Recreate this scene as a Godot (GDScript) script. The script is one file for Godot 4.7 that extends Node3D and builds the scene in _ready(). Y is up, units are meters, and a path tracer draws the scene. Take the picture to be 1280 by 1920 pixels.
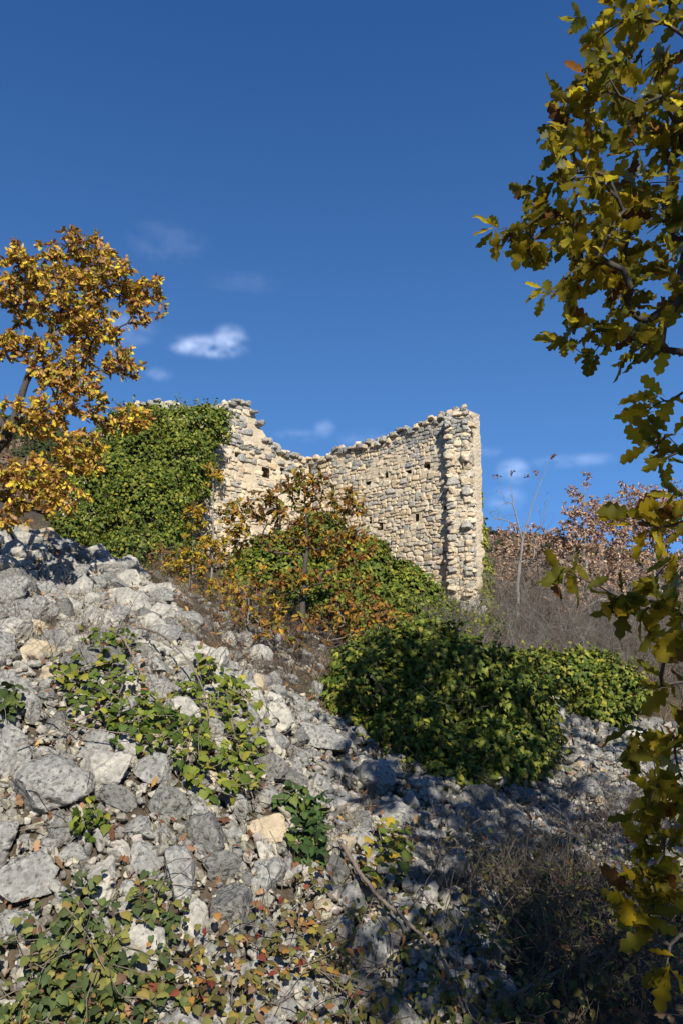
extends Node3D

# ---------------------------------------------------------------- shared state
var rng := RandomNumberGenerator.new()
var used_names := {}
var mats := {}
var n_low := FastNoiseLite.new()
var n_mid := FastNoiseLite.new()
var n_fine := FastNoiseLite.new()
var tps_pts := PackedVector3Array()
var tps_w := PackedFloat64Array()
var tex := {}
const EYE := Vector3(0, 1.6, 0)


class MB:
	var v := PackedVector3Array()
	var n := PackedVector3Array()
	var c := PackedColorArray()
	var i := PackedInt32Array()

	func tri(a: int, b: int, d: int) -> void:
		i.append(a); i.append(b); i.append(d)

	# a tube through the points, one radius for each point, closed with a tip
	func tube(p: PackedVector3Array, r: PackedFloat32Array, sides := 5, wob := 0.0) -> void:
		var k := p.size()
		if k < 2: return
		var up := Vector3(0.13, 0.21, 0.97).normalized()
		var base := v.size()
		for a in k:
			var d: Vector3 = (p[mini(a + 1, k - 1)] - p[maxi(a - 1, 0)]).normalized()
			if absf(d.dot(up)) > 0.95: up = Vector3(0.9, 0.3, 0.1).normalized()
			var x := d.cross(up).normalized()
			var y := x.cross(d).normalized()
			up = y
			for s in sides:
				var t := TAU * s / sides
				var o := x * cos(t) + y * sin(t)
				var w := 1.0 + wob * sin(a * 2.3 + s * 1.7) + wob * 0.6 * sin(a * 5.1 + s * 4.1)
				v.append(p[a] + o * r[a] * w); n.append(o)
		for a in k - 1:
			for s in sides:
				var q0 := base + a * sides + s
				var q1 := base + a * sides + (s + 1) % sides
				var q2 := q0 + sides
				var q3 := q1 + sides
				tri(q0, q1, q2); tri(q1, q3, q2)
		var e := v.size()
		v.append(p[k - 1] + (p[k - 1] - p[k - 2]).normalized() * r[k - 1] * 0.6); n.append((p[k - 1] - p[k - 2]).normalized())
		for s in sides:
			tri(base + (k - 1) * sides + s, base + (k - 1) * sides + (s + 1) % sides, e)

	func smooth() -> void:
		n = PackedVector3Array(); n.resize(v.size())
		for t in range(0, i.size(), 3):
			var a := v[i[t]]
			var f := (v[i[t + 2]] - a).cross(v[i[t + 1]] - a)
			n[i[t]] += f; n[i[t + 1]] += f; n[i[t + 2]] += f
		for t in n.size():
			n[t] = n[t].normalized() if n[t].length_squared() > 1e-18 else Vector3.UP

	func mesh() -> ArrayMesh:
		var arr := []
		arr.resize(Mesh.ARRAY_MAX)
		arr[Mesh.ARRAY_VERTEX] = v
		arr[Mesh.ARRAY_NORMAL] = n
		if c.size() == v.size(): arr[Mesh.ARRAY_COLOR] = c
		arr[Mesh.ARRAY_INDEX] = i
		var m := ArrayMesh.new()
		m.add_surface_from_arrays(Mesh.PRIMITIVE_TRIANGLES, arr)
		return m


# ---------------------------------------------------------------- naming and tagging
func numbered(parent: Node, called: String) -> String:
	var key := str(parent.get_instance_id()) + called
	var k: int = used_names.get(key, 0)
	used_names[key] = k + 1
	return called if k == 0 else "%s_%03d" % [called, k]


func put(o: Node3D, called: String, parent: Node = null) -> Node3D:
	var pa: Node = self if parent == null else parent
	o.name = numbered(pa, called)
	pa.add_child(o, true)
	return o


func part(called: String, m: Mesh, mat: Material, parent: Node = null, xf := Transform3D()) -> MeshInstance3D:
	var o := MeshInstance3D.new()
	o.mesh = m
	o.material_override = mat
	o.transform = xf
	put(o, called, parent)
	return o


func tag(o: Node, label: String, category := "", group := "", kind := "") -> Node:
	if label: o.set_meta("label", label)
	if category: o.set_meta("category", category)
	if group: o.set_meta("group", group)
	if kind: o.set_meta("kind", kind)
	return o


func thing(called: String, label: String, category: String, at := Vector3.ZERO, group := "") -> Node3D:
	var o := Node3D.new()
	o.position = at
	put(o, called)
	tag(o, label, category, group)
	return o


func swarm(called: String, m: Mesh, mat: Material, xfs: Array, cols: PackedColorArray, parent: Node = null) -> MultiMeshInstance3D:
	var mm := MultiMesh.new()
	mm.transform_format = MultiMesh.TRANSFORM_3D
	mm.use_colors = true
	mm.mesh = m
	mm.instance_count = xfs.size()
	for k in xfs.size():
		mm.set_instance_transform(k, xfs[k])
		mm.set_instance_color(k, cols[k])
	var o := MultiMeshInstance3D.new()
	o.multimesh = mm
	o.material_override = mat
	put(o, called, parent)
	o.set_meta("kind", "stuff")
	return o


func rv() -> Vector3:
	var z := rng.randf_range(-1, 1)
	var t := rng.randf() * TAU
	var s := sqrt(1 - z * z)
	return Vector3(s * cos(t), z, s * sin(t))


func lin(r: float, g: float, b: float) -> Color:
	return Color(r, g, b)


# ---------------------------------------------------------------- textures and materials
func noise(seed_: int, freq: float, oct := 5, type := FastNoiseLite.TYPE_SIMPLEX_SMOOTH) -> FastNoiseLite:
	var f := FastNoiseLite.new()
	f.seed = seed_
	f.noise_type = type
	f.frequency = freq
	f.fractal_octaves = oct
	return f


func grey_bytes(f: FastNoiseLite, size: int) -> PackedByteArray:
	var im := f.get_seamless_image(size, size, false, false, 0.12, true)
	im.convert(Image.FORMAT_L8)
	return im.get_data()


# colour map for stone: base tone, broad stain, dark lichen specks, pale patches
func stone_texture(seed_: int, lo: Color, hi: Color, stain: Color, lichen: Color, lichen_at: float, size := 768) -> ImageTexture:
	var a := grey_bytes(noise(seed_, 0.006, 5), size)
	var b := grey_bytes(noise(seed_ + 1, 0.022, 4), size)
	var s := grey_bytes(noise(seed_ + 2, 0.02, 4), size)
	var d := grey_bytes(noise(seed_ + 3, 0.11, 3), size)
	var out := PackedByteArray()
	out.resize(size * size * 3)
	for k in size * size:
		var t := clampf((a[k] * 0.4 + b[k] * 0.35 + d[k] * 0.25) / 255.0 * 1.9 - 0.45, 0, 1)
		var col := lo.lerp(hi, t)
		var st := clampf((b[k] * 0.5 + a[k] * 0.5) / 255.0 * 5.0 - 2.9, 0, 1)
		col = col.lerp(stain, st * 0.55)
		var li := clampf((s[k] * 0.52 + a[k] * 0.22 + d[k] * 0.26 - lichen_at * 255) / 26.0, 0, 1)
		col = col.lerp(lichen, li * 0.7)
		out[k * 3] = int(clampf(col.r, 0, 1) * 255)
		out[k * 3 + 1] = int(clampf(col.g, 0, 1) * 255)
		out[k * 3 + 2] = int(clampf(col.b, 0, 1) * 255)
	return ImageTexture.create_from_image(Image.create_from_data(size, size, false, Image.FORMAT_RGB8, out))


func height_texture(seed_: int, size := 512, f1 := 0.02, f2 := 0.09) -> ImageTexture:
	var a := grey_bytes(noise(seed_, f1, 5), size)
	var b := grey_bytes(noise(seed_ + 1, f2, 3), size)
	var c := noise(seed_ + 2, 0.05, 1, FastNoiseLite.TYPE_CELLULAR)
	c.cellular_return_type = FastNoiseLite.RETURN_DISTANCE
	var e := grey_bytes(c, size)
	var out := PackedByteArray()
	out.resize(size * size)
	for k in size * size:
		var pit := clampf(e[k] / 70.0, 0, 1)
		out[k] = int(clampf(a[k] * 0.6 + b[k] * 0.3 + pit * 24.0, 0, 255))
	return ImageTexture.create_from_image(Image.create_from_data(size, size, false, Image.FORMAT_L8, out))


func stone_mat(key: String, colour: Texture2D, tint: Color, scale: float, bump := 1.2, rough := 0.9) -> StandardMaterial3D:
	var m := StandardMaterial3D.new()
	m.resource_name = key
	m.albedo_color = tint.linear_to_srgb()
	m.albedo_texture = colour
	m.roughness = rough
	m.metallic_specular = 0.3
	m.uv1_triplanar = true
	m.uv1_world_triplanar = true
	m.uv1_triplanar_sharpness = 4.0
	m.uv1_scale = Vector3.ONE * scale
	m.heightmap_enabled = true
	m.heightmap_texture = tex.rough
	m.heightmap_scale = bump
	m.vertex_color_use_as_albedo = true
	mats[key] = m
	return m


func leaf_mat(tint := Color(1, 1, 1), back := 0.6, rough := 0.5, spec := 0.4) -> StandardMaterial3D:
	var key := "leaf%.3f,%.3f,%.3f,%.2f,%.2f" % [tint.r, tint.g, tint.b, back, rough]
	if mats.has(key): return mats[key]
	var m := StandardMaterial3D.new()
	m.resource_name = "leaf"
	m.albedo_color = tint.linear_to_srgb()
	m.vertex_color_use_as_albedo = true
	m.roughness = rough
	m.metallic_specular = spec
	m.cull_mode = BaseMaterial3D.CULL_DISABLED
	m.backlight_enabled = back > 0
	m.backlight = Color(back, back, back)
	mats[key] = m
	return m


func wood_mat(key: String, a: Color, b: Color, scale := 3.0) -> StandardMaterial3D:
	if mats.has(key): return mats[key]
	var m := StandardMaterial3D.new()
	m.resource_name = key
	m.albedo_texture = stone_texture(hash(key) % 1000, a.linear_to_srgb(), b.linear_to_srgb(), a.linear_to_srgb(), (a * 0.5).linear_to_srgb(), 0.66, 256)
	m.roughness = 0.9
	m.metallic_specular = 0.2
	m.uv1_triplanar = true
	m.uv1_world_triplanar = true
	m.uv1_scale = Vector3(scale, scale * 0.35, scale)
	m.heightmap_enabled = true
	m.heightmap_texture = tex.rough
	m.heightmap_scale = 0.6
	mats[key] = m
	return m


# ---------------------------------------------------------------- terrain
func setup_terrain() -> void:
	tps_pts = PackedVector3Array([
		Vector3(-1.2, .32, -3.1), Vector3(-.6, .32, -3.1), Vector3(0, .27, -3.2), Vector3(.62, .27, -3.2), Vector3(1.24, .27, -3.2), Vector3(-1.24, .62, -3.4),
		Vector3(-1.47, 1.05, -3.9), Vector3(-1.68, 1.39, -4.4), Vector3(-2.01, 1.69, -5.2), Vector3(-2.66, 2.16, -6.8), Vector3(-3.24, 2.77, -8.2),
		Vector3(-.82, .62, -3.4), Vector3(-.99, 1.04, -4), Vector3(-1.16, 1.38, -4.6), Vector3(-1.43, 1.69, -5.6), Vector3(-1.91, 2.21, -7.4),
		Vector3(-.46, .59, -3.5), Vector3(-.55, .9, -4.1), Vector3(-.64, 1.26, -4.7), Vector3(-.72, 1.45, -5.3), Vector3(-.09, .53, -3.7),
		Vector3(-.13, .74, -5), Vector3(-.15, .96, -5.8), Vector3(-.17, 1.25, -6.6), Vector3(-.22, 1.63, -8.5), Vector3(.38, .5, -3.8),
		Vector3(.5, .59, -5), Vector3(.59, .68, -5.8), Vector3(1, 1.76, -9.5), Vector3(.94, .38, -4.2), Vector3(1.25, .49, -5.5), Vector3(1.51, .67, -6.6),
		Vector3(1.71, .88, -7.4), Vector3(2.59, 1.71, -11), Vector3(1.55, .4, -4.6), Vector3(2.12, .54, -6.2), Vector3(2.84, .8, -8.2), Vector3(3.87, 1.43, -11),
		Vector3(6.06, 2.58, -20), Vector3(2.1, 2.21, -13.3), Vector3(-2, 2.86, -12), Vector3(-3, 2.61, -11), Vector3(-4.12, 3.13, -11), Vector3(0, 0, 0),
		Vector3(-3, .35, -.5), Vector3(3, .1, 0), Vector3(0, -.4, 5), Vector3(-6, .3, 5), Vector3(6, -.3, 5), Vector3(-6, 2, -4), Vector3(-6.5, 3.3, -8),
		Vector3(6, .35, -4), Vector3(7, 1, -9), Vector3(-.65, 2.75, -16.3), Vector3(-6, 4.2, -14), Vector3(0, 3.1, -22), Vector3(-8, 5.2, -20),
		Vector3(10, 2.8, -22), Vector3(10, 1.3, -12), Vector3(-10, 3, 0), Vector3(10, 0, 0)])
	# thin-plate spline through these heights
	var k := tps_pts.size()
	var m := k + 3
	var a := []
	for r in m:
		var row := PackedFloat64Array()
		row.resize(m + 1)
		a.append(row)
	for r in k:
		for c in k:
			a[r][c] = kern(Vector2(tps_pts[r].x - tps_pts[c].x, tps_pts[r].z - tps_pts[c].z).length_squared())
		a[r][r] += 0.05
		a[r][k] = 1.0; a[r][k + 1] = tps_pts[r].x; a[r][k + 2] = tps_pts[r].z
		a[k][r] = 1.0; a[k + 1][r] = tps_pts[r].x; a[k + 2][r] = tps_pts[r].z
		a[r][m] = tps_pts[r].y
	for p in m:
		var best := p
		for r in range(p + 1, m):
			if absf(a[r][p]) > absf(a[best][p]): best = r
		var sw = a[p]; a[p] = a[best]; a[best] = sw
		for r in m:
			if r == p: continue
			var f: float = a[r][p] / a[p][p]
			if f == 0.0: continue
			for c in range(p, m + 1): a[r][c] -= f * a[p][c]
	tps_w.resize(m)
	for r in m: tps_w[r] = a[r][m] / a[r][r]


func kern(r2: float) -> float:
	return 0.5 * r2 * log(r2) if r2 > 1e-9 else 0.0


func far_height(x: float, z: float) -> float:
	var d := maxf(0.0, -z)
	var r := clampf((d - 21.0) / 110.0, 0, 1)
	var ridge := clampf(26.0 - 0.24 * x + 0.0012 * maxf(0, -x - 30) * maxf(0, -x - 30), 13, 75) + 1.6 * n_low.get_noise_2d(x * 0.35, z * 0.35)
	var y := 2.9 + (ridge - 2.9) * pow(r, 1.25) + 1.2 * n_low.get_noise_2d(x * 0.8 + 70, z * 0.8) * r
	if z > -2: y = lerpf(1.0, -14.0, clampf((z + 2) / 160.0, 0, 1))
	return y


func ground(x: float, z: float) -> float:
	var out := maxf(maxf(absf(x) - 9.0, -z - 20.0), z - 4.5)
	if out > 10.0: return far_height(x, z)
	var k := tps_pts.size()
	var y := tps_w[k] + tps_w[k + 1] * x + tps_w[k + 2] * z
	for p in k:
		var q := tps_pts[p]
		var r2 := (q.x - x) * (q.x - x) + (q.z - z) * (q.z - z)
		if r2 > 1e-9: y += tps_w[p] * 0.5 * r2 * log(r2)
	if out > 0.0: y = lerpf(y, far_height(x, z), smoothstep(0.0, 10.0, out))
	return y


func gpt(x: float, z: float, up := 0.0) -> Vector3:
	return Vector3(x, ground(x, z) + up, z)


func gnormal(x: float, z: float) -> Vector3:
	var e := 0.12
	return Vector3(ground(x - e, z) - ground(x + e, z), 2 * e, ground(x, z - e) - ground(x, z + e)).normalized()


func build_ground() -> void:
	var nx := 300
	var nz := 300
	var b := MB.new()
	for j in nz + 1:
		var t := 2.0 * j / nz - 1.0
		var z := -8.0 + 11.0 * t + 430.0 * pow(t, 7)
		for i in nx + 1:
			var s := 2.0 * i / nx - 1.0
			var x := 8.5 * s + 430.0 * pow(s, 7)
			var y := ground(x, z) + 0.035 * n_mid.get_noise_2d(x * 3.0, z * 3.0) + 0.02 * n_fine.get_noise_2d(x * 9.0, z * 9.0)
			b.v.append(Vector3(x, y, z))
	for j in nz:
		for i in nx:
			var q := j * (nx + 1) + i
			b.tri(q, q + 1, q + nx + 1)
			b.tri(q + 1, q + nx + 2, q + nx + 1)
	b.smooth()
	if b.n[0].y < 0:
		b.i.reverse(); b.smooth()
	var m := stone_mat("soil", stone_texture(90, Color(.22, .185, .145), Color(.45, .40, .34), Color(.30, .235, .16), Color(.20, .18, .10), 0.58), Color(1, 1, 1), 0.8, 2.0)
	tag(part("ground", b.mesh(), m), "stony hillside soil rising from the camera to far scrubby hills", "", "", "structure")


# ---------------------------------------------------------------- rocks
func ico(level: int) -> MB:
	var b := MB.new()
	var t := (1.0 + sqrt(5.0)) / 2.0
	for p in [[-1, t, 0], [1, t, 0], [-1, -t, 0], [1, -t, 0], [0, -1, t], [0, 1, t], [0, -1, -t], [0, 1, -t], [t, 0, -1], [t, 0, 1], [-t, 0, -1], [-t, 0, 1]]:
		b.v.append(Vector3(p[0], p[1], p[2]).normalized())
	b.i = PackedInt32Array([0, 11, 5, 0, 5, 1, 0, 1, 7, 0, 7, 10, 0, 10, 11, 1, 5, 9, 5, 11, 4, 11, 10, 2, 10, 7, 6, 7, 1, 8, 3, 9, 4, 3, 4, 2, 3, 2, 6, 3, 6, 8, 3, 8, 9, 4, 9, 5, 2, 4, 11, 6, 2, 10, 8, 6, 7, 9, 8, 1])
	for l in level:
		var cache := {}
		var ni := PackedInt32Array()
		for f in range(0, b.i.size(), 3):
			var c := [b.i[f], b.i[f + 1], b.i[f + 2]]
			var m := [0, 0, 0]
			for e in 3:
				var p: int = mini(c[e], c[(e + 1) % 3])
				var q: int = maxi(c[e], c[(e + 1) % 3])
				var key := p * 100000 + q
				if not cache.has(key):
					cache[key] = b.v.size()
					b.v.append(((b.v[p] + b.v[q]) * 0.5).normalized())
				m[e] = cache[key]
			ni.append_array(PackedInt32Array([c[0], m[0], m[2], c[1], m[1], m[0], c[2], m[2], m[1], m[0], m[1], m[2]]))
		b.i = ni
	# clockwise seen from outside
	var a := b.v[b.i[0]]
	if (b.v[b.i[2]] - a).cross(b.v[b.i[1]] - a).dot(a) < 0: b.i.reverse()
	return b


func rock_mesh(seed_: int, level: int, cuts: int, stretch: Vector3, hole := Vector3.ZERO) -> ArrayMesh:
	var r := RandomNumberGenerator.new()
	r.seed = seed_ * 7919 + 13
	var b := ico(level)
	var f := noise(seed_ + 400, 0.75, 4)
	var g := noise(seed_ + 900, 3.2, 3)
	var planes := []
	for k in cuts:
		var z := r.randf_range(-1, 1)
		var t := r.randf() * TAU
		planes.append([Vector3(sqrt(1 - z * z) * cos(t), z, sqrt(1 - z * z) * sin(t)), r.randf_range(0.45, 0.82)])
	for k in b.v.size():
		var d := b.v[k]
		var p := d * (1.0 + 0.42 * f.get_noise_3dv(d))
		for pl in planes:
			var over: float = p.dot(pl[0]) - pl[1]
			if over > 0: p -= pl[0] * over * 0.94
		var rough := g.get_noise_3dv(d)
		p += d * (0.055 * rough + 0.03 * g.get_noise_3dv(d * 3.1))
		if hole != Vector3.ZERO:
			var away := d.angle_to(hole)
			if away < 0.26: p -= hole * 0.5 * smoothstep(0.26, 0.16, away)
		b.v[k] = p * stretch
	b.smooth()
	return b.mesh()


var rock_hi := []
var rock_lo := []
var rock_xs := []


func build_rock_kinds() -> void:
	for k in 14:
		rock_hi.append(rock_mesh(k + 1, 4, 4 + k % 5, Vector3(1.0, 0.72 + 0.06 * (k % 4), 0.86 + 0.05 * (k % 3))))
	for k in 14:
		rock_lo.append(rock_mesh(k + 41, 3, 5 + k % 5, Vector3(1.0, 0.66 + 0.07 * (k % 4), 0.8 + 0.07 * (k % 3))))
	for k in 6:
		rock_xs.append(rock_mesh(k + 81, 2, 6, Vector3(1.0, 0.7, 0.8)))


func rock_material() -> Material:
	var t := rng.randf()
	return mats.limestone if t < 0.55 else mats.limestone_pale if t < 0.77 else mats.limestone_dark if t < 0.95 else mats.limestone_buff


func rubble(x: float, z: float) -> int:
	# 1 heap at upper left, 2 bank at lower left, 3 shaded bottom, 4 scree at right
	if z > -2.75 or z < -9.0: return 0
	if z > -4.7 and x > .66 + .3 * n_mid.get_noise_2d(x * 3, z * 3): return 0
	if z < -4.9 and x < -0.75 + (z + 5.2) * 0.42 and x > -4.6: return 1
	if z < -5.3 and x < -.2 and x > -2.4 and n_mid.get_noise_2d(x * 5, z * 5) > .16: return 5
	if x < -0.25 and z > -5.5 and x > -3.2: return 2
	if z > -6.35 and x < 1.25 and x > -0.6: return 3
	if x >= 1.0 and x < 3.6 and z < -4.9 and z > -8.75 and x > 0.9 - (z + 5.0) * 0.34: return 4
	if z > -4.9 and x < 2.2: return 3
	return 0


func build_rocks() -> void:
	# the boulders that stand out, each placed by hand: x, z, width, height, mesh, material, roll, label
	var big := [
		[-1.67, -7.42, .27, .17, 0, "limestone_pale", 0.1, "solitary white boulder with a flat shaded base right of the rock heap crest", "solitary white boulder"],
		[-2.57, -8.3, .32, .2, 3, "limestone_pale", 0.2, "rounded white boulder crowning the heap below the ivy covered wall", "white boulder crowning the heap"],
		[-.81, -5.18, .23, .2, 5, "limestone_pale", 0.5, "white wedge shaped boulder leaning on the crest right of the ivy patch", "white wedge boulder"],
		[-.64, -5.36, .2, .17, 6, "limestone", -0.3, "grey boulder tucked right behind the white wedge on the crest", "grey boulder behind the wedge"],
		[-.56, -5.1, .16, .24, 2, "limestone_pale", 0.9, "upright pale boulder with a dark shaded right flank below the crest", "upright pale boulder"],
		[-.2, -5.75, .46, .17, 8, "limestone", -0.42, "long slab of grey limestone lying tilted in the shade left of the ivy bush", "tilted grey slab"],
		[-1.21, -5.22, .25, .1, 7, "limestone_pale", 0.05, "flat white slab above the dry stems on the left bank", "flat white slab"],
		[-1.75, -6.35, .36, .15, 9, "limestone_pale", 0.1, "long white block lying across the middle of the rock heap", "long white block"],
		[-1.67, -4.28, .16, .25, 10, "limestone", 1.1, "upright egg shaped grey boulder at the left edge", "egg shaped boulder"],
		[-1.34, -3.8, .37, .2, 11, "limestone", -0.1, "broad smooth grey boulder with dark pits at lower left", "broad smooth boulder"],
		[-1.1, -3.92, .27, .2, 12, "limestone_pale", 0.06, "blocky white boulder with a flat top beneath the ivy patch", "blocky white boulder"],
		[-1.6, -3.92, .26, .24, 13, "limestone", 0.3, "grey boulder cut off by the left edge beside the broad smooth one", "boulder at the left edge"],
		[-1.75, -4.82, .25, .17, 1, "limestone_buff", 0.1, "rounded beige boulder below the dry stems at left", "beige boulder"],
		[-2.47, -7.1, .46, .3, 4, "limestone", -0.2, "large dappled grey boulder high on the left of the heap", "large dappled boulder"],
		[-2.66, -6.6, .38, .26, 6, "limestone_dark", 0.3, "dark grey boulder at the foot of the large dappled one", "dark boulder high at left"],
		[-1.27, -3.44, .26, .19, 0, "limestone", 0.2, "smooth domed grey boulder just above the bottom left ivy", "domed boulder"],
		[-1.25, -3.33, .19, .1, 12, "limestone", 0.1, "low grey boulder with white blotches at the bottom left edge", "white blotched boulder"],
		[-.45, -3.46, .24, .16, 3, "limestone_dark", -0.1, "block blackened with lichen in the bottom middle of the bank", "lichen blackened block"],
		[-.97, -5.02, .2, .13, 5, "limestone_pale", 0.2, "short white block beside the stems left of the wedge boulder", "short white block"],
		[-.88, -3.7, .17, .11, 9, "limestone", 0.3, "grey angular stone standing out of the gravel on the left bank", "angular stone in the gravel"],
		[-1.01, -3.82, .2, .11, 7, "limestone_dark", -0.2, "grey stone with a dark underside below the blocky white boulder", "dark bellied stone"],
		[.33, -4.92, .27, .17, 10, "limestone", -0.3, "boulder half lit by a patch of sun under the ivy bush", "half lit boulder"],
		[.18, -5.5, .28, .2, 11, "limestone", 0.3, "rounded grey boulder against the lower left of the ivy bush", "boulder against the ivy bush"],
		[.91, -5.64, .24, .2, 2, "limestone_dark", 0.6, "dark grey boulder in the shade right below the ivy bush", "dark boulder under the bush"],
		[2.81, -8.1, .3, .13, 8, "limestone_pale", 0.1, "pale flat stone at the top of the scree beside the dry grass", "pale flat scree stone"],
		[.11, -3.48, .2, .19, 13, "limestone", 0.4, "rounded pale boulder in the shade at the bottom centre", "rounded pale boulder at the bottom"],
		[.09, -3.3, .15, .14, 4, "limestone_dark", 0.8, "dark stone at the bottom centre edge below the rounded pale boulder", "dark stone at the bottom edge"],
		[-.99, -4.62, .23, .16, 1, "limestone", 0.2, "grey boulder hidden to half its height by the upper ivy patch", "boulder half hidden by ivy"],
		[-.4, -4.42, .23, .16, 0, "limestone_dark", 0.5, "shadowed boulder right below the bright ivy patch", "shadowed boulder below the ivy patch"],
		[1.83, -6.22, .28, .22, 9, "limestone", 0.3, "largest sunlit stone low on the right hand scree", "largest scree stone"],
		[.55, -4.2, .22, .18, 5, "limestone", 0.9, "grey boulder in dappled shade right of the small ivy clump", "boulder in dappled shade"]]
	var spots := []
	var grid := {}
	for e in big:
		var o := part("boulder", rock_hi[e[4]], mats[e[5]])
		var w: float = e[2]
		var hh: float = e[3]
		o.transform = Transform3D(Basis(Vector3.UP, rng.randf_range(-.5, .5)) * Basis(Vector3.BACK, e[6] * 0.5) * Basis.from_scale(Vector3(w * .56, hh * .78, w * .5)), gpt(e[0], e[1], hh * 0.18))
		tag(o, e[7], "boulder")
		remember(grid, Vector3(e[0], w * 0.5, e[1]))
	var holed := part("boulder", rock_mesh(333, 5, 3, Vector3(1, .95, .8), Vector3(-0.1, 0.15, 1).normalized()), mats.limestone_pale)
	holed.transform = Transform3D(Basis.from_scale(Vector3(.1, .11, .1)), gpt(-.4, -5.3, 0.08))
	tag(holed, "pale stone with a round dark hole in its face above the shaded slope", "boulder")
	remember(grid, Vector3(-.4, .11, -5.3))
	# then the rubble itself, larger stones first
	for pass_ in [[200, .11, .15], [5200, .07, .11], [16000, .036, .07]]:
		for k in pass_[0]:
			var x := rng.randf_range(-4.5, 3.6)
			var z := rng.randf_range(-9.0, -2.8)
			var zone := rubble(x, z)
			if zone == 0: continue
			var r: float = pass_[1] + (pass_[2] - pass_[1]) * pow(rng.randf(), 2.0)
			if zone == 1 and pass_[1] > .06: r *= 1.32
			if zone == 2 and pass_[1] > .06: r *= 1.12
			if zone == 4: r *= 0.82
			if zone == 3 and pass_[1] > .08: r *= 0.85
			if pass_[1] > .1 and zone > 2 and zone != 5: continue
			if crowded(grid, x, z, r): continue
			remember(grid, Vector3(x, r, z))
			spots.append([x, z, r, zone])
	var show := []
	for s in spots:
		var p := gpt(s[0], s[1])
		var d := p.distance_to(EYE)
		var size: float = s[2] / d
		if absf(s[0]) > -s[1] * 0.43 + 0.1: size *= 0.01
		show.append([size, s])
	show.sort_custom(func(a, b): return a[0] > b[0])
	var said := {}
	var rest := {}
	for k in show.size():
		var s = show[k][1]
		var r: float = s[2]
		var nrm := gnormal(s[0], s[1])
		var spin := Basis(Quaternion(Vector3.UP, (nrm + rv() * 0.45).normalized())) * Basis(Vector3.UP, rng.randf() * TAU)
		var sc := Vector3(r * rng.randf_range(.95, 1.3), r * rng.randf_range(.75, 1.2), r * rng.randf_range(.9, 1.2))
		var xf := Transform3D(spin * Basis.from_scale(sc), gpt(s[0], s[1], r * rng.randf_range(-0.05, 0.5)))
		var mat := rock_material()
		if s[3] == 1 and rng.randf() < 0.45: mat = mats.limestone_pale
		if k < 300:
			var o := part("rock", rock_hi[rng.randi() % 14] if show[k][0] > 0.02 else rock_lo[rng.randi() % 14], mat, null, xf)
			# which boulder it lies next to, on which side, and its tone
			var near: Array = big[0]
			for e in big:
				if Vector2(e[0] - s[0], e[1] - s[1]).length() < Vector2(near[0] - s[0], near[1] - s[1]).length(): near = e
			var side := "right of" if s[0] > near[0] else "left of"
			if absf(s[1] - near[1]) > absf(s[0] - near[0]): side = "uphill of" if s[1] < near[1] else "downhill of"
			var tone: String = {"limestone": "grey", "limestone_pale": "white", "limestone_dark": "dark grey", "limestone_buff": "buff"}[mat.resource_name]
			var key := "%s rock %%s the %s" % [tone, near[8]]
			var label: String = key % side
			if not said.has(label): said[label] = []
			said[label].append([Vector2(near[0] - s[0], near[1] - s[1]).length(), o, key, side])
		else:
			var key := [rng.randi() % 10, mat]
			if not rest.has(key): rest[key] = []
			rest[key].append(xf)
	var order := ["nearest", "second", "third", "fourth", "fifth", "sixth", "seventh", "eighth", "ninth", "tenth", "eleventh", "twelfth"]
	for label in said:
		var row: Array = said[label]
		row.sort_custom(func(a, b): return a[0] < b[0])
		for k in row.size():
			var text: String = label if row.size() == 1 else row[k][2] % ((order[k] if k < 12 else "outermost") + " " + row[k][3])
			tag(row[k][1], text, "rock", "limestone rocks of the rubble slope")
	var heap := thing("rubble_stones", "smaller limestone rubble filling the slopes between the larger rocks", "rubble")
	heap.set_meta("kind", "stuff")
	for key in rest:
		var cols := PackedColorArray()
		for q in rest[key].size():
			var t := rng.randf_range(.8, 1.15)
			cols.append(Color(t, t, t))
		swarm("stones", rock_lo[key[0]], key[1], rest[key], cols, heap)
	# pebbles and chips
	var px := [[], [], [], [], [], []]
	var pc := [PackedColorArray(), PackedColorArray(), PackedColorArray(), PackedColorArray(), PackedColorArray(), PackedColorArray()]
	for k in 42000:
		var x := rng.randf_range(-4.0, 3.4)
		var z := -2.8 - 5.6 * pow(rng.randf(), 1.3)
		var zone := rubble(x, z)
		if zone == 0 or absf(x) > -z * 0.5 + .2: continue
		var r := 0.01 + 0.034 * pow(rng.randf(), 2.2)
		var q := rng.randi() % 6
		px[q].append(Transform3D(Basis(Quaternion(rv(), rng.randf() * TAU)) * Basis.from_scale(Vector3(r, r * rng.randf_range(.6, 1), r * rng.randf_range(.7, 1))), gpt(x, z, r * rng.randf_range(.1, 1.2) + 0.012)))
		var t := rng.randf_range(.7, 1.15)
		pc[q].append(Color(t, t * rng.randf_range(.93, 1), t * rng.randf_range(.82, .98)))
	var peb := thing("gravel", "limestone chips and pebbles strewn over the bank", "gravel")
	peb.set_meta("kind", "stuff")
	for q in 6:
		swarm("chips", rock_xs[q], mats.limestone_pale if q % 2 else mats.limestone, px[q], pc[q], peb)


func remember(grid: Dictionary, s: Vector3) -> void:
	var key := Vector2i(int(floor(s.x / .3)), int(floor(s.z / .3)))
	if not grid.has(key): grid[key] = []
	grid[key].append(s)


func crowded(grid: Dictionary, x: float, z: float, r: float) -> bool:
	var cx := int(floor(x / .3))
	var cz := int(floor(z / .3))
	for i in range(cx - 1, cx + 2):
		for j in range(cz - 1, cz + 2):
			for s in grid.get(Vector2i(i, j), []):
				var reach: float = (s.y + r) * 0.73
				if (s.x - x) * (s.x - x) + (s.z - z) * (s.z - z) < reach * reach: return true
	return false


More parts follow.
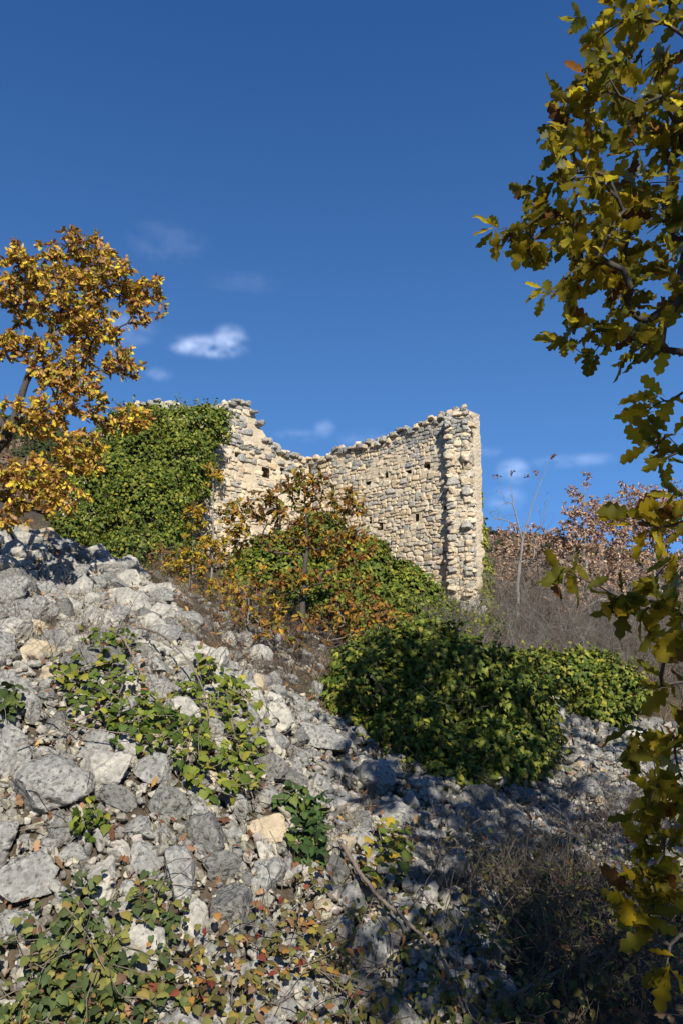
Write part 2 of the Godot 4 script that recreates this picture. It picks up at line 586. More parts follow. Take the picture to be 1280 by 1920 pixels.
# ---------------------------------------------------------------- the ruin
var block_kinds := []


func block_mesh(seed_: int) -> ArrayMesh:
	# a roughly squared stone: a cube of 4 x 4 faces a side, rounded and dented
	var b := MB.new()
	var f := noise(seed_ + 1200, 0.9, 3)
	var at := {}
	var k := 5
	var cr := RandomNumberGenerator.new()
	cr.seed = seed_ * 31 + 7
	var cuts := []
	for e in 4:
		cuts.append([Vector3(cr.randf_range(-1, 1), cr.randf_range(-1, 1), cr.randf_range(-.5, .6)).normalized(), cr.randf_range(.75, 1.08)])
	for side in 6:
		for i in k:
			for j in k:
				var q := []
				for c in [[0, 0], [1, 0], [1, 1], [0, 1]]:
					var u: float = 2.0 * (i + c[0]) / k - 1
					var w: float = 2.0 * (j + c[1]) / k - 1
					var p := Vector3(u, w, 1)
					match side:
						1: p = Vector3(-u, w, -1)
						2: p = Vector3(1, w, -u)
						3: p = Vector3(-1, w, u)
						4: p = Vector3(u, 1, -w)
						5: p = Vector3(u, -1, w)
					var key := Vector3i((p * 8).round())
					if not at.has(key):
						at[key] = b.v.size()
						var l := pow(pow(absf(p.x), 11) + pow(absf(p.y), 11) + pow(absf(p.z), 11), 1.0 / 11)
						var r := p / l
						r += r.normalized() * (0.5 * f.get_noise_3dv(r * 0.9) + 0.14 * f.get_noise_3dv(r * 2.7))
						for pl in cuts:
							var over: float = r.dot(pl[0]) - pl[1]
							if over > 0: r -= pl[0] * over * .9
						r.z = lerpf(r.z, p.z, .72) + .05 * f.get_noise_3dv(r * 3.1)
						b.v.append(r * 0.5)
					q.append(at[key])
				b.tri(q[0], q[2], q[1]); b.tri(q[0], q[3], q[2])
	var a := b.v[b.i[0]]
	if (b.v[b.i[2]] - a).cross(b.v[b.i[1]] - a).dot(a) < 0: b.i.reverse()
	b.smooth()
	return b.mesh()


func profile(pts: Array, t: float) -> float:
	if t <= pts[0].x: return pts[0].y
	for k in range(1, pts.size()):
		if t <= pts[k].x:
			return lerpf(pts[k - 1].y, pts[k].y, (t - pts[k - 1].x) / maxf(1e-5, pts[k].x - pts[k - 1].x))
	return pts[-1].y


# the rough mortar core of a wall: its face runs from o along d for l metres, n points out of the face
func wall_core(o: Vector3, d: Vector3, n: Vector3, l: float, low: float, top: Array, thick: float, holes: Array, back := true) -> ArrayMesh:
	var b := MB.new()
	var g := 0.07
	var nu := int(ceil(l / g))
	var hi := 0.0
	for p in top: hi = maxf(hi, p.y)
	var nv := int(ceil((hi - low) / g))
	var at := {}
	for side in (2 if back else 1):
		for i in nu + 1:
			var t := l * i / nu
			var cap := profile(top, t) + 0.09 * n_fine.get_noise_2d(t * 9.0, o.x * 5) + .03 * n_fine.get_noise_2d(t * 31.0, 7) - 0.03
			for j in nv + 1:
				var y := low + g * j
				var yy := minf(y, cap)
				var ragged := 0.0
				if i == 0 or i == nu: ragged = .03 * n_fine.get_noise_2d(yy * 7.0, side * 9.0 + o.x) + .03 * n_mid.get_noise_2d(yy * 3.0, o.z + 4.0)
				var p := o + d * (t + ragged) + Vector3.UP * yy
				if side == 0: p += n * (0.035 * n_mid.get_noise_3d(p.x * 2.5, p.y * 2.5, p.z * 2.5) + 0.02 * n_fine.get_noise_3d(p.x * 12, p.y * 12, p.z * 12) - 0.004)
				else: p -= n * (thick + 0.04 * n_mid.get_noise_3d(p.x * 2, p.y * 2, p.z * 2))
				at[Vector3i(side, i, j)] = b.v.size()
				b.v.append(p)
	for side in (2 if back else 1):
		for i in nu:
			for j in nv:
				var t := l * (i + .5) / nu
				var y := low + g * (j + .5)
				if y - g > maxf(profile(top, l * i / nu), profile(top, l * (i + 1) / nu)): continue
				var open := false
				if side == 0:
					for h in holes:
						if absf(t - h[0]) < h[2] * .5 and absf(y - h[1]) < h[3] * .5: open = true
				if open: continue
				var q := [at[Vector3i(side, i, j)], at[Vector3i(side, i + 1, j)], at[Vector3i(side, i + 1, j + 1)], at[Vector3i(side, i, j + 1)]]
				if side == 0:
					b.tri(q[0], q[2], q[1]); b.tri(q[0], q[3], q[2])
				else:
					b.tri(q[0], q[1], q[2]); b.tri(q[0], q[2], q[3])
	if back:
		for i in nu:
			var q := [at[Vector3i(0, i, nv)], at[Vector3i(0, i + 1, nv)], at[Vector3i(1, i + 1, nv)], at[Vector3i(1, i, nv)]]
			b.tri(q[0], q[2], q[1]); b.tri(q[0], q[3], q[2])
		for e in [0, nu]:
			for j in nv:
				var q := [at[Vector3i(0, e, j)], at[Vector3i(0, e, j + 1)], at[Vector3i(1, e, j + 1)], at[Vector3i(1, e, j)]]
				if e == 0:
					b.tri(q[0], q[2], q[1]); b.tri(q[0], q[3], q[2])
				else:
					b.tri(q[0], q[1], q[2]); b.tri(q[0], q[2], q[3])
	# sockets behind the openings
	for h in holes:
		var w: float = h[2] * .5 + .05
		var hh: float = h[3] * .5 + .05
		var c = o + d * h[0] + Vector3.UP * h[1]
		var s := b.v.size()
		for z in [0.0, -0.32]:
			for cc in [[-w, -hh], [w, -hh], [w, hh], [-w, hh]]:
				b.v.append(c + d * cc[0] + Vector3.UP * cc[1] + n * (z - 0.005))
		for e in 4:
			var f := (e + 1) % 4
			b.tri(s + e, s + f, s + 4 + f); b.tri(s + e, s + 4 + f, s + 4 + e)
		b.tri(s + 4, s + 6, s + 5); b.tri(s + 4, s + 7, s + 6)
	b.smooth()
	return b.mesh()


# irregular courses of stones on a wall face
func face_stones(o: Vector3, d: Vector3, n: Vector3, t0: float, t1: float, low: float, top: Array, holes: Array, rough: float, course := Vector2(.065, .115), plaster := Vector2(-9, -9), out_by := 0.0) -> Array:
	var out := []
	var y := low
	while y < 7.0:
		var rh := rng.randf_range(course.x, course.y)
		var t := t0 - rng.randf() * .15
		while t < t1:
			var w := rh * rng.randf_range(.8, 2.1)
			var c := t + w * .5
			var yc := y + rh * .5 + 0.045 * n_mid.get_noise_2d(c * 5.0, y * 3.0)
			t += w
			if c < t0 - .04 or c > t1 + .06: continue
			var lid := profile(top, c)
			if yc > lid - rh * 0.15: continue
			var skip := false
			for h in holes:
				if absf(c - h[0]) < h[2] * .5 + w * .27 and absf(yc - h[1]) < h[3] * .5 + rh * .24: skip = true
			if skip: continue
			if c > plaster.x and c < plaster.y and rng.randf() < .45 + .8 * n_mid.get_noise_2d(c * 4, y * 4): continue
			var pieces := [[c, yc, w, rh]]
			if rh > .095 and rng.randf() < .35:
				pieces = [[c, yc - rh * .25, w * .97, rh * .52], [c - w * .22, yc + rh * .26, w * .5, rh * .47], [c + w * .25, yc + rh * .26, w * .48, rh * .47]]
			for q in pieces:
				var depth := rng.randf_range(.1, .16)
				var proud := rng.randf_range(-.010, .012) * rough + .006 + out_by
				var tilt := Basis(n, rng.randf_range(-.16, .16)) * Basis(d, rng.randf_range(-.14, .14) * rough) * Basis(Vector3.UP, rng.randf_range(-.14, .14) * rough)
				var bs := tilt * Basis(d, Vector3.UP, n) * Basis.from_scale(Vector3(q[2] * rng.randf_range(1.0, 1.14), q[3] * rng.randf_range(1.0, 1.2), depth))
				out.append([Transform3D(bs, o + d * q[0] + Vector3.UP * q[1] + n * (proud - depth * .42)), q[2] * q[3]])
		y += rh * 0.97
	return out


func top_stones(o: Vector3, d: Vector3, n: Vector3, l: float, top: Array, thick: float) -> Array:
	var out := []
	for lane in int(thick / .12) + 1:
		var t := rng.randf() * .1
		while t < l:
			var w := rng.randf_range(.09, .2)
			var h := rng.randf_range(.06, .125)
			var p := o + d * (t + w * .5) - n * (lane * .125 + .01) + Vector3.UP * (profile(top, t + w * .5) + rng.randf_range(-.12, -.005))
			out.append([Transform3D(Basis(rv(), rng.randf_range(-.35, .35)) * Basis(d, Vector3.UP, n) * Basis.from_scale(Vector3(w, h, rng.randf_range(.14, .22))), p), w * h])
			if rng.randf() < .18:
				out.append([Transform3D(Basis(rv(), rng.randf_range(-.6, .6)) * Basis(d, Vector3.UP, n) * Basis.from_scale(Vector3(w, h, .15) * .75), p + Vector3.UP * h * .75), w * h * .5])
			t += w * .92
	return out


func build_ruin() -> void:
	for k in 14: block_kinds.append(block_mesh(k))
	var at := Vector3(-.65, 2.7, -16.3)
	var ruin := thing("ruined_tower", "roofless ruin of cream rubble stone with two inner walls and a broken corner pier", "ruin", at)
	var C := Vector3(-.65, 0, -16.3)
	var dR := Vector3(.73, 0, .683).normalized()
	var nR := Vector3(-.683, 0, .73).normalized()
	var dL := Vector3(-.68, 0, .733).normalized()
	var nL := Vector3(.733, 0, .68).normalized()
	var topR := [Vector2(-.1, 5.6), Vector2(.44, 5.6), Vector2(.8, 5.7), Vector2(1.18, 5.64), Vector2(1.74, 5.69), Vector2(2.1, 5.66), Vector2(2.41, 5.76), Vector2(2.9, 5.78), Vector2(3.2, 5.84), Vector2(3.6, 5.86), Vector2(4.4, 5.88)]
	var topL := [Vector2(-.1, 5.58), Vector2(.48, 5.62), Vector2(.8, 5.66), Vector2(.93, 5.74), Vector2(1.15, 5.78), Vector2(1.29, 5.88), Vector2(1.43, 6.08), Vector2(1.55, 6.34), Vector2(1.79, 6.45), Vector2(2.05, 6.38), Vector2(2.31, 6.24), Vector2(2.6, 6.12)]
	var holes := [[1.6, 4.84, .15, .13], [2.07, 4.93, .14, .12], [2.61, 4.92, .2, .15], [3.01, 4.95, .14, .13], [1.11, 4.6, .14, .13], [1.63, 4.12, .14, .15], [1.88, 3.98, .14, .12], [2.75, 4.03, .12, .16], [3.41, 4.12, .1, .1], [2.72, 2.8, .2, .16], [2.2, 2.95, .14, .12]]
	for h in holes:
		h[2] *= rng.randf_range(.6, .95); h[3] *= rng.randf_range(.6, 1.0)
	var holesL := [[1.2, 5.1, .26, .18], [.75, 5.2, .14, .12], [1.95, 5.35, .13, .1]]
	var up := Vector3.UP * at.y
	var off := Transform3D(Basis(), -at)
	var mortar := mats.mortar as Material
	var back_wall := part("right_wall", wall_core(C, dR, nR, 3.85, 1.8, topR, .5, holes), mortar, ruin, off)
	var left_wall := part("left_wall", wall_core(C, dL, nL, 2.62, 2.2, topL, .5, holesL), mortar, ruin, off)
	# the broken stub of the front wall at the near end of the right wall
	var eS := Vector3(-.42, 0, .907).normalized()
	var dS := Vector3(.907, 0, .42).normalized()
	var S := C + dR * 3.56 + nR * .14
	var topS := [Vector2(-.02, 5.78), Vector2(.1, 5.86), Vector2(.26, 5.88), Vector2(.44, 5.8)]
	var pier := part("corner_pier", wall_core(S, dS, eS, .36, 1.7, topS, .62, []), mortar, ruin, off)
	# front wall under the ivy, running off to the left
	var W := Vector3(-2.36, 0, -14.42)
	var dW := Vector3(-.979, 0, .204).normalized()
	var nW := Vector3(.204, 0, .979).normalized()
	var topW := [Vector2(-.1, 6.12), Vector2(.33, 6.06), Vector2(.73, 6.15), Vector2(1.07, 6.22), Vector2(1.6, 6.02), Vector2(1.95, 5.6), Vector2(2.3, 4.9), Vector2(2.7, 4.0), Vector2(3.0, 3.7)]
	var front := part("front_wall", wall_core(W, dW, nW, 3.0, 2.2, topW, .5, []), mortar, ruin, off)
	var sets := [
		[back_wall, face_stones(C, dR, nR, 0.02, 3.7, 2.1, topR, holes, 1.0) + top_stones(C, dR, nR, 3.62, topR, .48)],
		[left_wall, face_stones(C, dL, nL, 0.05, 2.6, 2.5, topL, holesL, 1.5, Vector2(.08, .15), Vector2(.55, 1.75)) + top_stones(C, dL, nL, 2.55, topL, .48)],
		[pier, face_stones(S, dS, eS, .02, .36, 2.0, topS, [], 1.3, Vector2(.065, .13)) + face_stones(S + dS * .36, -eS, dS, 0.02, .6, 2.0, [Vector2(0, 5.86), Vector2(.3, 5.8), Vector2(.62, 5.76)], [], .45, Vector2(.08, .15), Vector2(-9, -9), .024) + face_stones(S, -eS, -dS, 0.0, .3, 2.0, [Vector2(0, 5.75), Vector2(1, 5.75)], [], 2.4) + top_stones(S + dS * .05, dS, eS, .24, topS, .5)],
		[front, face_stones(W, dW, nW, .0, 1.7, 2.6, topW, [], 1.4) + top_stones(W, dW, nW, 2.2, topW, .48)]]
	var all := []
	for s in sets:
		for q in s[1]: all.append([q[1] / (q[0].origin.distance_to(EYE)), q[0], s[0]])
	all.sort_custom(func(a, b): return a[0] > b[0])
	var rest := {}
	var stone_mats := [mats.masonry, mats.masonry_pale, mats.masonry, mats.masonry, mats.masonry_buff, mats.masonry_pale]
	for k in all.size():
		var p: Vector3 = all[k][1].origin
		var hi := smoothstep(4.9, 5.7, p.y + 0.3 * n_mid.get_noise_3d(p.x * 2, p.y * 2, p.z * 2))
		var m: Material = stone_mats[rng.randi() % 6]
		if rng.randf() < hi * .55: m = mats.masonry_grey if rng.randf() < .75 else mats.masonry_pale
		if k < 300:
			part("stone", block_kinds[rng.randi() % 14], m, all[k][2], all[k][1])
		else:
			var key := [all[k][2], rng.randi() % 14 / 3, m]
			if not rest.has(key): rest[key] = []
			rest[key].append(all[k][1])
	for key in rest:
		var cols := PackedColorArray()
		for q in rest[key].size():
			var t := rng.randf_range(.84, 1.12)
			cols.append(Color(t, t * rng.randf_range(.96, 1), t * rng.randf_range(.9, 1)))
		swarm("rubble_stonework", block_kinds[key[1] * 2], key[2], rest[key], cols, key[0])
	# pale rubble that has fallen at the foot of the pier
	var lot := []
	for k in 40:
		lot.append([rng.randf_range(1.5, 2.35), rng.randf_range(-13.6, -12.7), rng.randf_range(.05, .13)])
	for s in lot:
		var o := part("rock", rock_lo[rng.randi() % 14], mats.limestone_pale if rng.randf() < .6 else mats.masonry_pale, null, Transform3D(Basis(Quaternion(rv(), rng.randf() * TAU)) * Basis.from_scale(Vector3.ONE * s[2]), gpt(s[0], s[1], s[2] * .4 + maxf(0, (-12.7 - s[1])) * .22)))
		tag(o, "pale fallen stone in the small heap at the foot of the corner pier", "rock", "stones at the foot of the pier")


# ---------------------------------------------------------------- leaves
func oak_leaf(steps: int) -> ArrayMesh:
	# a leaf with rounded lobes along +y, one unit long, face along +z
	var b := MB.new()
	for k in steps + 1:
		var t := float(k) / steps
		var env := 0.33 * pow(sin(PI * pow(clampf(t, 0.001, 0.999), 0.8)), 0.7) * (.55 + .5 * t)
		var lobe := pow(absf(sin(t * PI * 4.0 + .5)), .75)
		var w := env * (.42 + .58 * lobe) + 0.014
		if k == steps: w = 0.01
		var shift := 0.05 * lobe
		var z := -0.2 * t * t + 0.03 * sin(t * 9)
		b.v.append(Vector3(0, t, z)); b.c.append(Color(1.25, 1.2, 1.0))
		b.v.append(Vector3(-w, t + shift, z + 0.3 * w + 0.02 * sin(t * 21))); b.c.append(Color(.9, .86, .85))
		b.v.append(Vector3(w * .95, t + shift * .8, z + 0.36 * w - 0.02 * sin(t * 17))); b.c.append(Color(.95, .9, .85))
	for k in steps:
		var q := k * 3
		b.tri(q, q + 3, q + 1); b.tri(q + 1, q + 3, q + 4)
		b.tri(q, q + 2, q + 3); b.tri(q + 2, q + 5, q + 3)
	# stalk
	var s := b.v.size()
	for p in [[-.012, 0], [.012, 0], [.0, -.16]]:
		b.v.append(Vector3(p[0], p[1], 0.0)); b.c.append(Color(1.2, 1.1, .9))
	b.tri(s, s + 1, s + 2)
	b.smooth()
	return b.mesh()


func ivy_leaf() -> ArrayMesh:
	var b := MB.new()
	b.v.append(Vector3(0, .32, .06)); b.c.append(Color(1.15, 1.15, 1.1))
	var pts := [[0, .03, 0], [.17, -.09, -.03], [.36, -.02, -.09], [.42, .14, -.12], [.37, .33, -.05], [.33, .52, -.08], [.17, .7, -.04], [0, .95, -.16], [-.16, .71, -.03], [-.32, .52, -.09], [-.37, .33, -.05], [-.43, .13, -.11], [-.36, -.02, -.08], [-.18, -.09, -.03]]
	for p in pts:
		b.v.append(Vector3(p[0], p[1], p[2])); b.c.append(Color(.92, .92, .9))
	for k in pts.size():
		b.tri(0, 1 + k, 1 + (k + 1) % pts.size())
	b.smooth()
	return b.mesh()


func small_leaf() -> ArrayMesh:
	var b := MB.new()
	var pts := [[0, 0, 0], [.22, .25, .04], [.27, .5, .05], [.14, .8, 0], [0, 1, -.08], [-.14, .8, 0], [-.27, .5, .05], [-.22, .25, .04]]
	b.v.append(Vector3(0, .5, -.02)); b.c.append(Color(1.15, 1.1, 1))
	for p in pts:
		b.v.append(Vector3(p[0], p[1], p[2])); b.c.append(Color(.93, .92, .9))
	for k in pts.size():
		b.tri(0, 1 + k, 1 + (k + 1) % pts.size())
	b.smooth()
	return b.mesh()


func leaf_xf(p: Vector3, along: Vector3, nrm: Vector3, size: float) -> Transform3D:
	var y := along.normalized()
	var z := (nrm - y * nrm.dot(y))
	if z.length_squared() < 1e-5: z = y.cross(Vector3(.3, .8, .5))
	z = z.normalized()
	return Transform3D(Basis(y.cross(z) * size * rng.randf_range(.85, 1.1), y * size, z * size * rng.randf_range(.4, 1.6)), p)


# palette entries are [colour, weight]
func pick(pal: Array) -> int:
	var s := 0.0
	for e in pal: s += e[1]
	var t := rng.randf() * s
	for k in pal.size():
		t -= pal[k][1]
		if t <= 0: return k
	return pal.size() - 1


# items: [transform in world, palette number]; the largest seen become parts of their own
func foliage(root: Node3D, items: Array, m: Mesh, pal: Array, singles: int, called := "leaf", back := 0.6, rough := 0.5, spec := 0.4) -> void:
	var off := -root.position
	if singles > 0:
		var rank := []
		for k in items.size():
			var p: Vector3 = items[k][0].origin
			var s: float = items[k][0].basis.y.length() / p.distance_to(EYE)
			if absf(p.x) > -p.z * 0.46 or p.z > -0.5: s *= 0.001
			rank.append([s * rng.randf_range(.85, 1.15), k])
		rank.sort_custom(func(a, b): return a[0] > b[0])
		var sorted := []
		for r in rank: sorted.append(items[r[1]])
		items = sorted
	var xfs := []
	var cols := PackedColorArray()
	for k in items.size():
		var xf: Transform3D = items[k][0]
		xf.origin += off
		var c: Color = pal[items[k][1]][0]
		if k < singles:
			part(called, m, leaf_mat(c * [0.8, 1.0, 1.2][k % 3], back, rough, spec), root, xf)
		else:
			xfs.append(xf)
			var t := rng.randf_range(.7, 1.3)
			cols.append(Color(c.r * t, c.g * t * rng.randf_range(.93, 1.07), c.b * t))
	if xfs.size():
		swarm("foliage", m, leaf_mat(Color(1, 1, 1), back, rough, spec), xfs, cols, root)


# a leafy cover over a union of rounded masses [x, y, z, rx, ry, (rz)]
func shell(blobs: Array, count: int, size: float, pal: Array, bright: Array, noise_scale := 3.0, deep := 0.3, gap := -0.28) -> Array:
	var out := []
	var area := []
	var sum := 0.0
	for b in blobs:
		sum += b[3] * b[4] + .3 * b[3] * b[3]
		area.append(sum)
	var tries := 0
	while out.size() < count and tries < count * 6:
		tries += 1
		var t := rng.randf() * sum
		var q := 0
		while q < area.size() - 1 and area[q] < t: q += 1
		var b: Array = blobs[q]
		var c := Vector3(b[0], b[1], b[2])
		var r := Vector3(b[3], b[4], b[5] if b.size() > 5 else minf(b[3], b[4]) * 1.05)
		var d := rv()
		if d.y < -0.75: continue
		var p0 := c + d * r
		var w := 1.0 + 0.4 * n_mid.get_noise_3d(p0.x * noise_scale, p0.y * noise_scale, p0.z * noise_scale) + 0.3 * n_fine.get_noise_3d(p0.x * noise_scale * 2, p0.y * noise_scale * 2, p0.z * noise_scale * 2)
		var dep := deep * pow(rng.randf(), 1.6)
		var hole := n_fine.get_noise_3d(p0.x * noise_scale * 1.6 + 9, p0.y * noise_scale * 1.6, p0.z * noise_scale * 1.6)
		if hole < gap and dep < deep * .45: continue
		var p := c + d * r * (w - dep) + rv() * size * .4
		var inside := false
		for k in blobs.size():
			if k == q: continue
			var e: Array = blobs[k]
			var z := (p - Vector3(e[0], e[1], e[2])) / Vector3(e[3], e[4], e[5] if e.size() > 5 else minf(e[3], e[4]) * 1.05)
			if z.length_squared() < .45: inside = true
		if inside or p.y < ground(p.x, p.z) + .02: continue
		var nrm := (d / r).normalized()
		var face := (nrm + Vector3.UP * .35 + rv() * .55).normalized()
		var along := Vector3.DOWN * .8 + nrm * .35 + rv() * .65
		var idx := pick(bright if rng.randf() < clampf(.35 + w * .0 + hole * .9, 0.05, .9) else pal)
		out.append([leaf_xf(p, along, face, size * rng.randf_range(.65, 1.3)), idx])
	return out


# loose shoots that stand out of a leafy mass; returns leaves, adds their stems to b
func sprigs(blobs: Array, count: int, reach: float, size: float, pal: Array, b: MB, off: Vector3) -> Array:
	var out := []
	for k in count:
		var e: Array = blobs[rng.randi() % blobs.size()]
		var d := rv()
		d.y = absf(d.y) * .9
		if d.z < -.2: d.z = -d.z
		d = d.normalized()
		var r := Vector3(e[3], e[4], e[5] if e.size() > 5 else minf(e[3], e[4]) * 1.05)
		var p := Vector3(e[0], e[1], e[2]) + d * r * .9
		var l := reach * rng.randf_range(.5, 1.2)
		var g := (d + rv() * .5 + Vector3.UP * .2).normalized()
		var pts := PackedVector3Array()
		var rad := PackedFloat32Array()
		for q in 7:
			pts.append(p - off)
			rad.append(.003 - .0003 * q)
			if q > 0: out.append([leaf_xf(p, rv() + Vector3.DOWN * .4 + g * .3, d + Vector3.UP * .3 + rv() * .6, size * rng.randf_range(.5, 1.1)), pick(pal)])
			p += g * l / 6
			g = (g + rv() * .25 + Vector3.DOWN * .07).normalized()
		b.tube(pts, rad, 3)
	return out


# ---------------------------------------------------------------- trees
# grows twigs from a trunk towards scattered tips; gives chains of points with radii
func grow(trunks: Array, tips: Array, tip_r: float, base_r: float, seg: float, limb_r := 9.0) -> Array:
	var pos := PackedVector3Array()
	var par := PackedInt32Array()
	var dir := PackedVector3Array()
	var chains := []
	for tr in trunks:
		var ch := []
		for k in tr.size():
			var pieces := 1 if k == 0 else maxi(1, int(ceil(tr[k].distance_to(tr[k - 1]) / seg)))
			for s in pieces:
				var p: Vector3 = tr[k] if k == 0 else tr[k - 1].lerp(tr[k], float(s + 1) / pieces)
				if k > 0 or ch.size(): p += rv() * seg * .06
				var link := -1
				if ch.size(): link = ch[-1]
				elif pos.size():
					var best := 1e9
					for z in pos.size():
						if pos[z].distance_squared_to(p) < best: best = pos[z].distance_squared_to(p); link = z
				ch.append(pos.size())
				pos.append(p); par.append(link)
				dir.append((p - pos[link]).normalized() if link >= 0 else Vector3.UP)
		chains.append(ch)
	var base := pos[0]
	tips.sort_custom(func(a, b): return a.distance_squared_to(base) < b.distance_squared_to(base))
	for t in tips:
		var best := -1
		var cost := 1e18
		for k in pos.size():
			var to: Vector3 = t - pos[k]
			var d2 := to.length_squared()
			if d2 >= cost: continue
			var l := sqrt(d2)
			var c: float = d2 * (1.0 + 0.8 * maxf(0, -to.dot(dir[k]) / maxf(l, 1e-4)) + .3 * maxf(0, -to.y / maxf(l, 1e-4)))
			if c < cost: cost = c; best = k
		var a := pos[best]
		var l: float = a.distance_to(t)
		if l < seg * .4: continue
		var mid: Vector3 = a + dir[best] * l * .3 + (t - a) * .25 + rv() * l * .1 + Vector3.UP * l * .05
		var steps := maxi(2, int(ceil(l / seg)))
		var ch := [best]
		for s in range(1, steps + 1):
			var u := float(s) / steps
			var p: Vector3 = a * (1 - u) * (1 - u) + mid * 2 * u * (1 - u) + t * u * u + rv() * l * .025
			var prev: int = ch[-1]
			ch.append(pos.size())
			pos.append(p); par.append(prev); dir.append((p - pos[prev]).normalized())
		chains.append(ch)
	var burden := PackedFloat32Array()
	burden.resize(pos.size())
	var kids := PackedInt32Array()
	kids.resize(pos.size())
	for k in par.size():
		if par[k] >= 0: kids[par[k]] += 1
	for k in range(pos.size() - 1, -1, -1):
		if kids[k] == 0: burden[k] = 1.0
		if par[k] >= 0: burden[par[k]] += burden[k]
	var most := burden[0]
	var out := []
	for c in chains.size():
		var ch: Array = chains[c]
		var p := PackedVector3Array()
		var r := PackedFloat32Array()
		for k in ch.size():
			p.append(pos[ch[k]])
			var w := burden[ch[k]]
			if k == 0 and c >= trunks.size(): w = burden[ch[1]]
			r.append(minf(tip_r + (base_r - tip_r) * pow((w - 1.0) / maxf(1.0, most - 1.0), .66), 9.0 if c == 0 else limb_r * (1.0 - .35 * k / ch.size())))
		out.append([p, r])
	return out


func scatter_tips(blobs: Array, per: float, least := 2) -> Array:
	var out := []
	for b in blobs:
		var rz: float = b[5] if b.size() > 5 else minf(b[3], b[4]) * 1.1
		var k := int(per * pow(b[3] * b[4] * rz, .66)) + least
		for q in k:
			var d := rv() * pow(rng.randf(), .4)
			out.append(Vector3(b[0], b[1], b[2]) + d * Vector3(b[3], b[4], rz))
	return out


func wood(root: Node3D, chains: Array, mat: Material, thick: float, sides := 6) -> void:
	# the trunk and the limbs are parts of their own, the fine twigs one mesh
	var twigs := MB.new()
	var branch_no := 0
	for k in chains.size():
		var p: PackedVector3Array = chains[k][0].duplicate()
		var r: PackedFloat32Array = chains[k][1]
		for q in p.size(): p[q] -= root.position
		if k == 0 or (r[0] > thick and branch_no < 24):
			var b := MB.new()
			b.tube(p, r, 9 if k == 0 else 7, .07)
			part("trunk" if k == 0 else "branch", b.mesh(), mat, root)
			branch_no += 1
		else:
			twigs.tube(p, r, 4)
	if twigs.v.size(): part("twigs", twigs.mesh(), mat, root).set_meta("kind", "stuff")


func leaves_on(chains: Array, skip: int, at_tip: int, along_n: int, size: float, pal: Array, droop := 0.35) -> Array:
	var out := []
	for k in range(skip, chains.size()):
		var p: PackedVector3Array = chains[k][0]
		var last := p.size() - 1
		var d := (p[last] - p[last - 1]).normalized()
		for q in at_tip:
			var al := d * .7 + rv() * .8 + Vector3.DOWN * droop
			out.append([leaf_xf(p[last] + rv() * size * .2, al, Vector3.UP * .5 + rv() * .9, size * rng.randf_range(.6, 1.2)), pick(pal)])
		for q in along_n:
			var u := rng.randf_range(.35, 1.0) * last
			var w := mini(int(u), last - 1)
			var c := p[w].lerp(p[w + 1], u - w)
			var al := (p[w + 1] - p[w]).normalized() * .4 + rv() + Vector3.DOWN * droop
			out.append([leaf_xf(c + rv() * size * .3, al, Vector3.UP * .5 + rv() * .9, size * rng.randf_range(.6, 1.2)), pick(pal)])
	return out


# thin bare stems rising and arching from a patch of ground
func brush(root: Node3D, called: String, at: Vector3, wide: Vector2, tall: float, stems: int, mat: Material, thick := .004, lean := .5, sub := 3) -> void:
	var b := MB.new()
	for k in stems:
		var x := at.x + rng.randf_range(-1, 1) * wide.x
		var z := at.z + rng.randf_range(-1, 1) * wide.y
		var p := gpt(x, z, -.02)
		var d := (Vector3.UP + rv() * lean).normalized()
		var l := tall * rng.randf_range(.45, 1.1)
		var bend := rv() * .16 + Vector3.DOWN * .06
		twig(b, p, d, l, bend, thick, sub, root.position)
	part(called, b.mesh(), mat, root)


func twig(b: MB, p: Vector3, d: Vector3, l: float, bend: Vector3, r: float, sub: int, off: Vector3) -> void:
	var pts := PackedVector3Array([p - off])
	var rad := PackedFloat32Array([r])
	var q := p
	for s in 6:
		q += d * l / 6.0
		d = (d + bend + rv() * .14).normalized()
		pts.append(q - off)
		rad.append(r * (1.0 - .13 * (s + 1)))
		if sub > 0 and s >= 1 and rng.randf() < .62:
			twig(b, q, (d + rv() * .9).normalized(), l * rng.randf_range(.22, .5), rv() * .15, r * .55, sub - 2, off)
	b.tube(pts, rad, 3)


func stem(called: String, label: String, pts: Array, r: float, mat: Material) -> void:
	# a fallen or trailing stem: points [x, z, height above the ground]
	var ctrl := []
	for p in pts: ctrl.append(gpt(p[0], p[1], p[2]))
	var cv := Curve3D.new()
	for k in ctrl.size():
		var tan: Vector3 = (ctrl[mini(k + 1, ctrl.size() - 1)] - ctrl[maxi(k - 1, 0)]) * .22
		cv.add_point(ctrl[k], -tan, tan)
	var p := PackedVector3Array()
	var rr := PackedFloat32Array()
	for k in 31:
		var u := k / 30.0
		p.append(cv.sample_baked(u * cv.get_baked_length(), true) - ctrl[0] + rv() * r * .3)
		rr.append(r * (1.0 - .55 * u))
	var b := MB.new()
	b.tube(p, rr, 6, .08)
	var o := part(called, b.mesh(), mat)
	o.position = ctrl[0]
	tag(o, label, "stick")


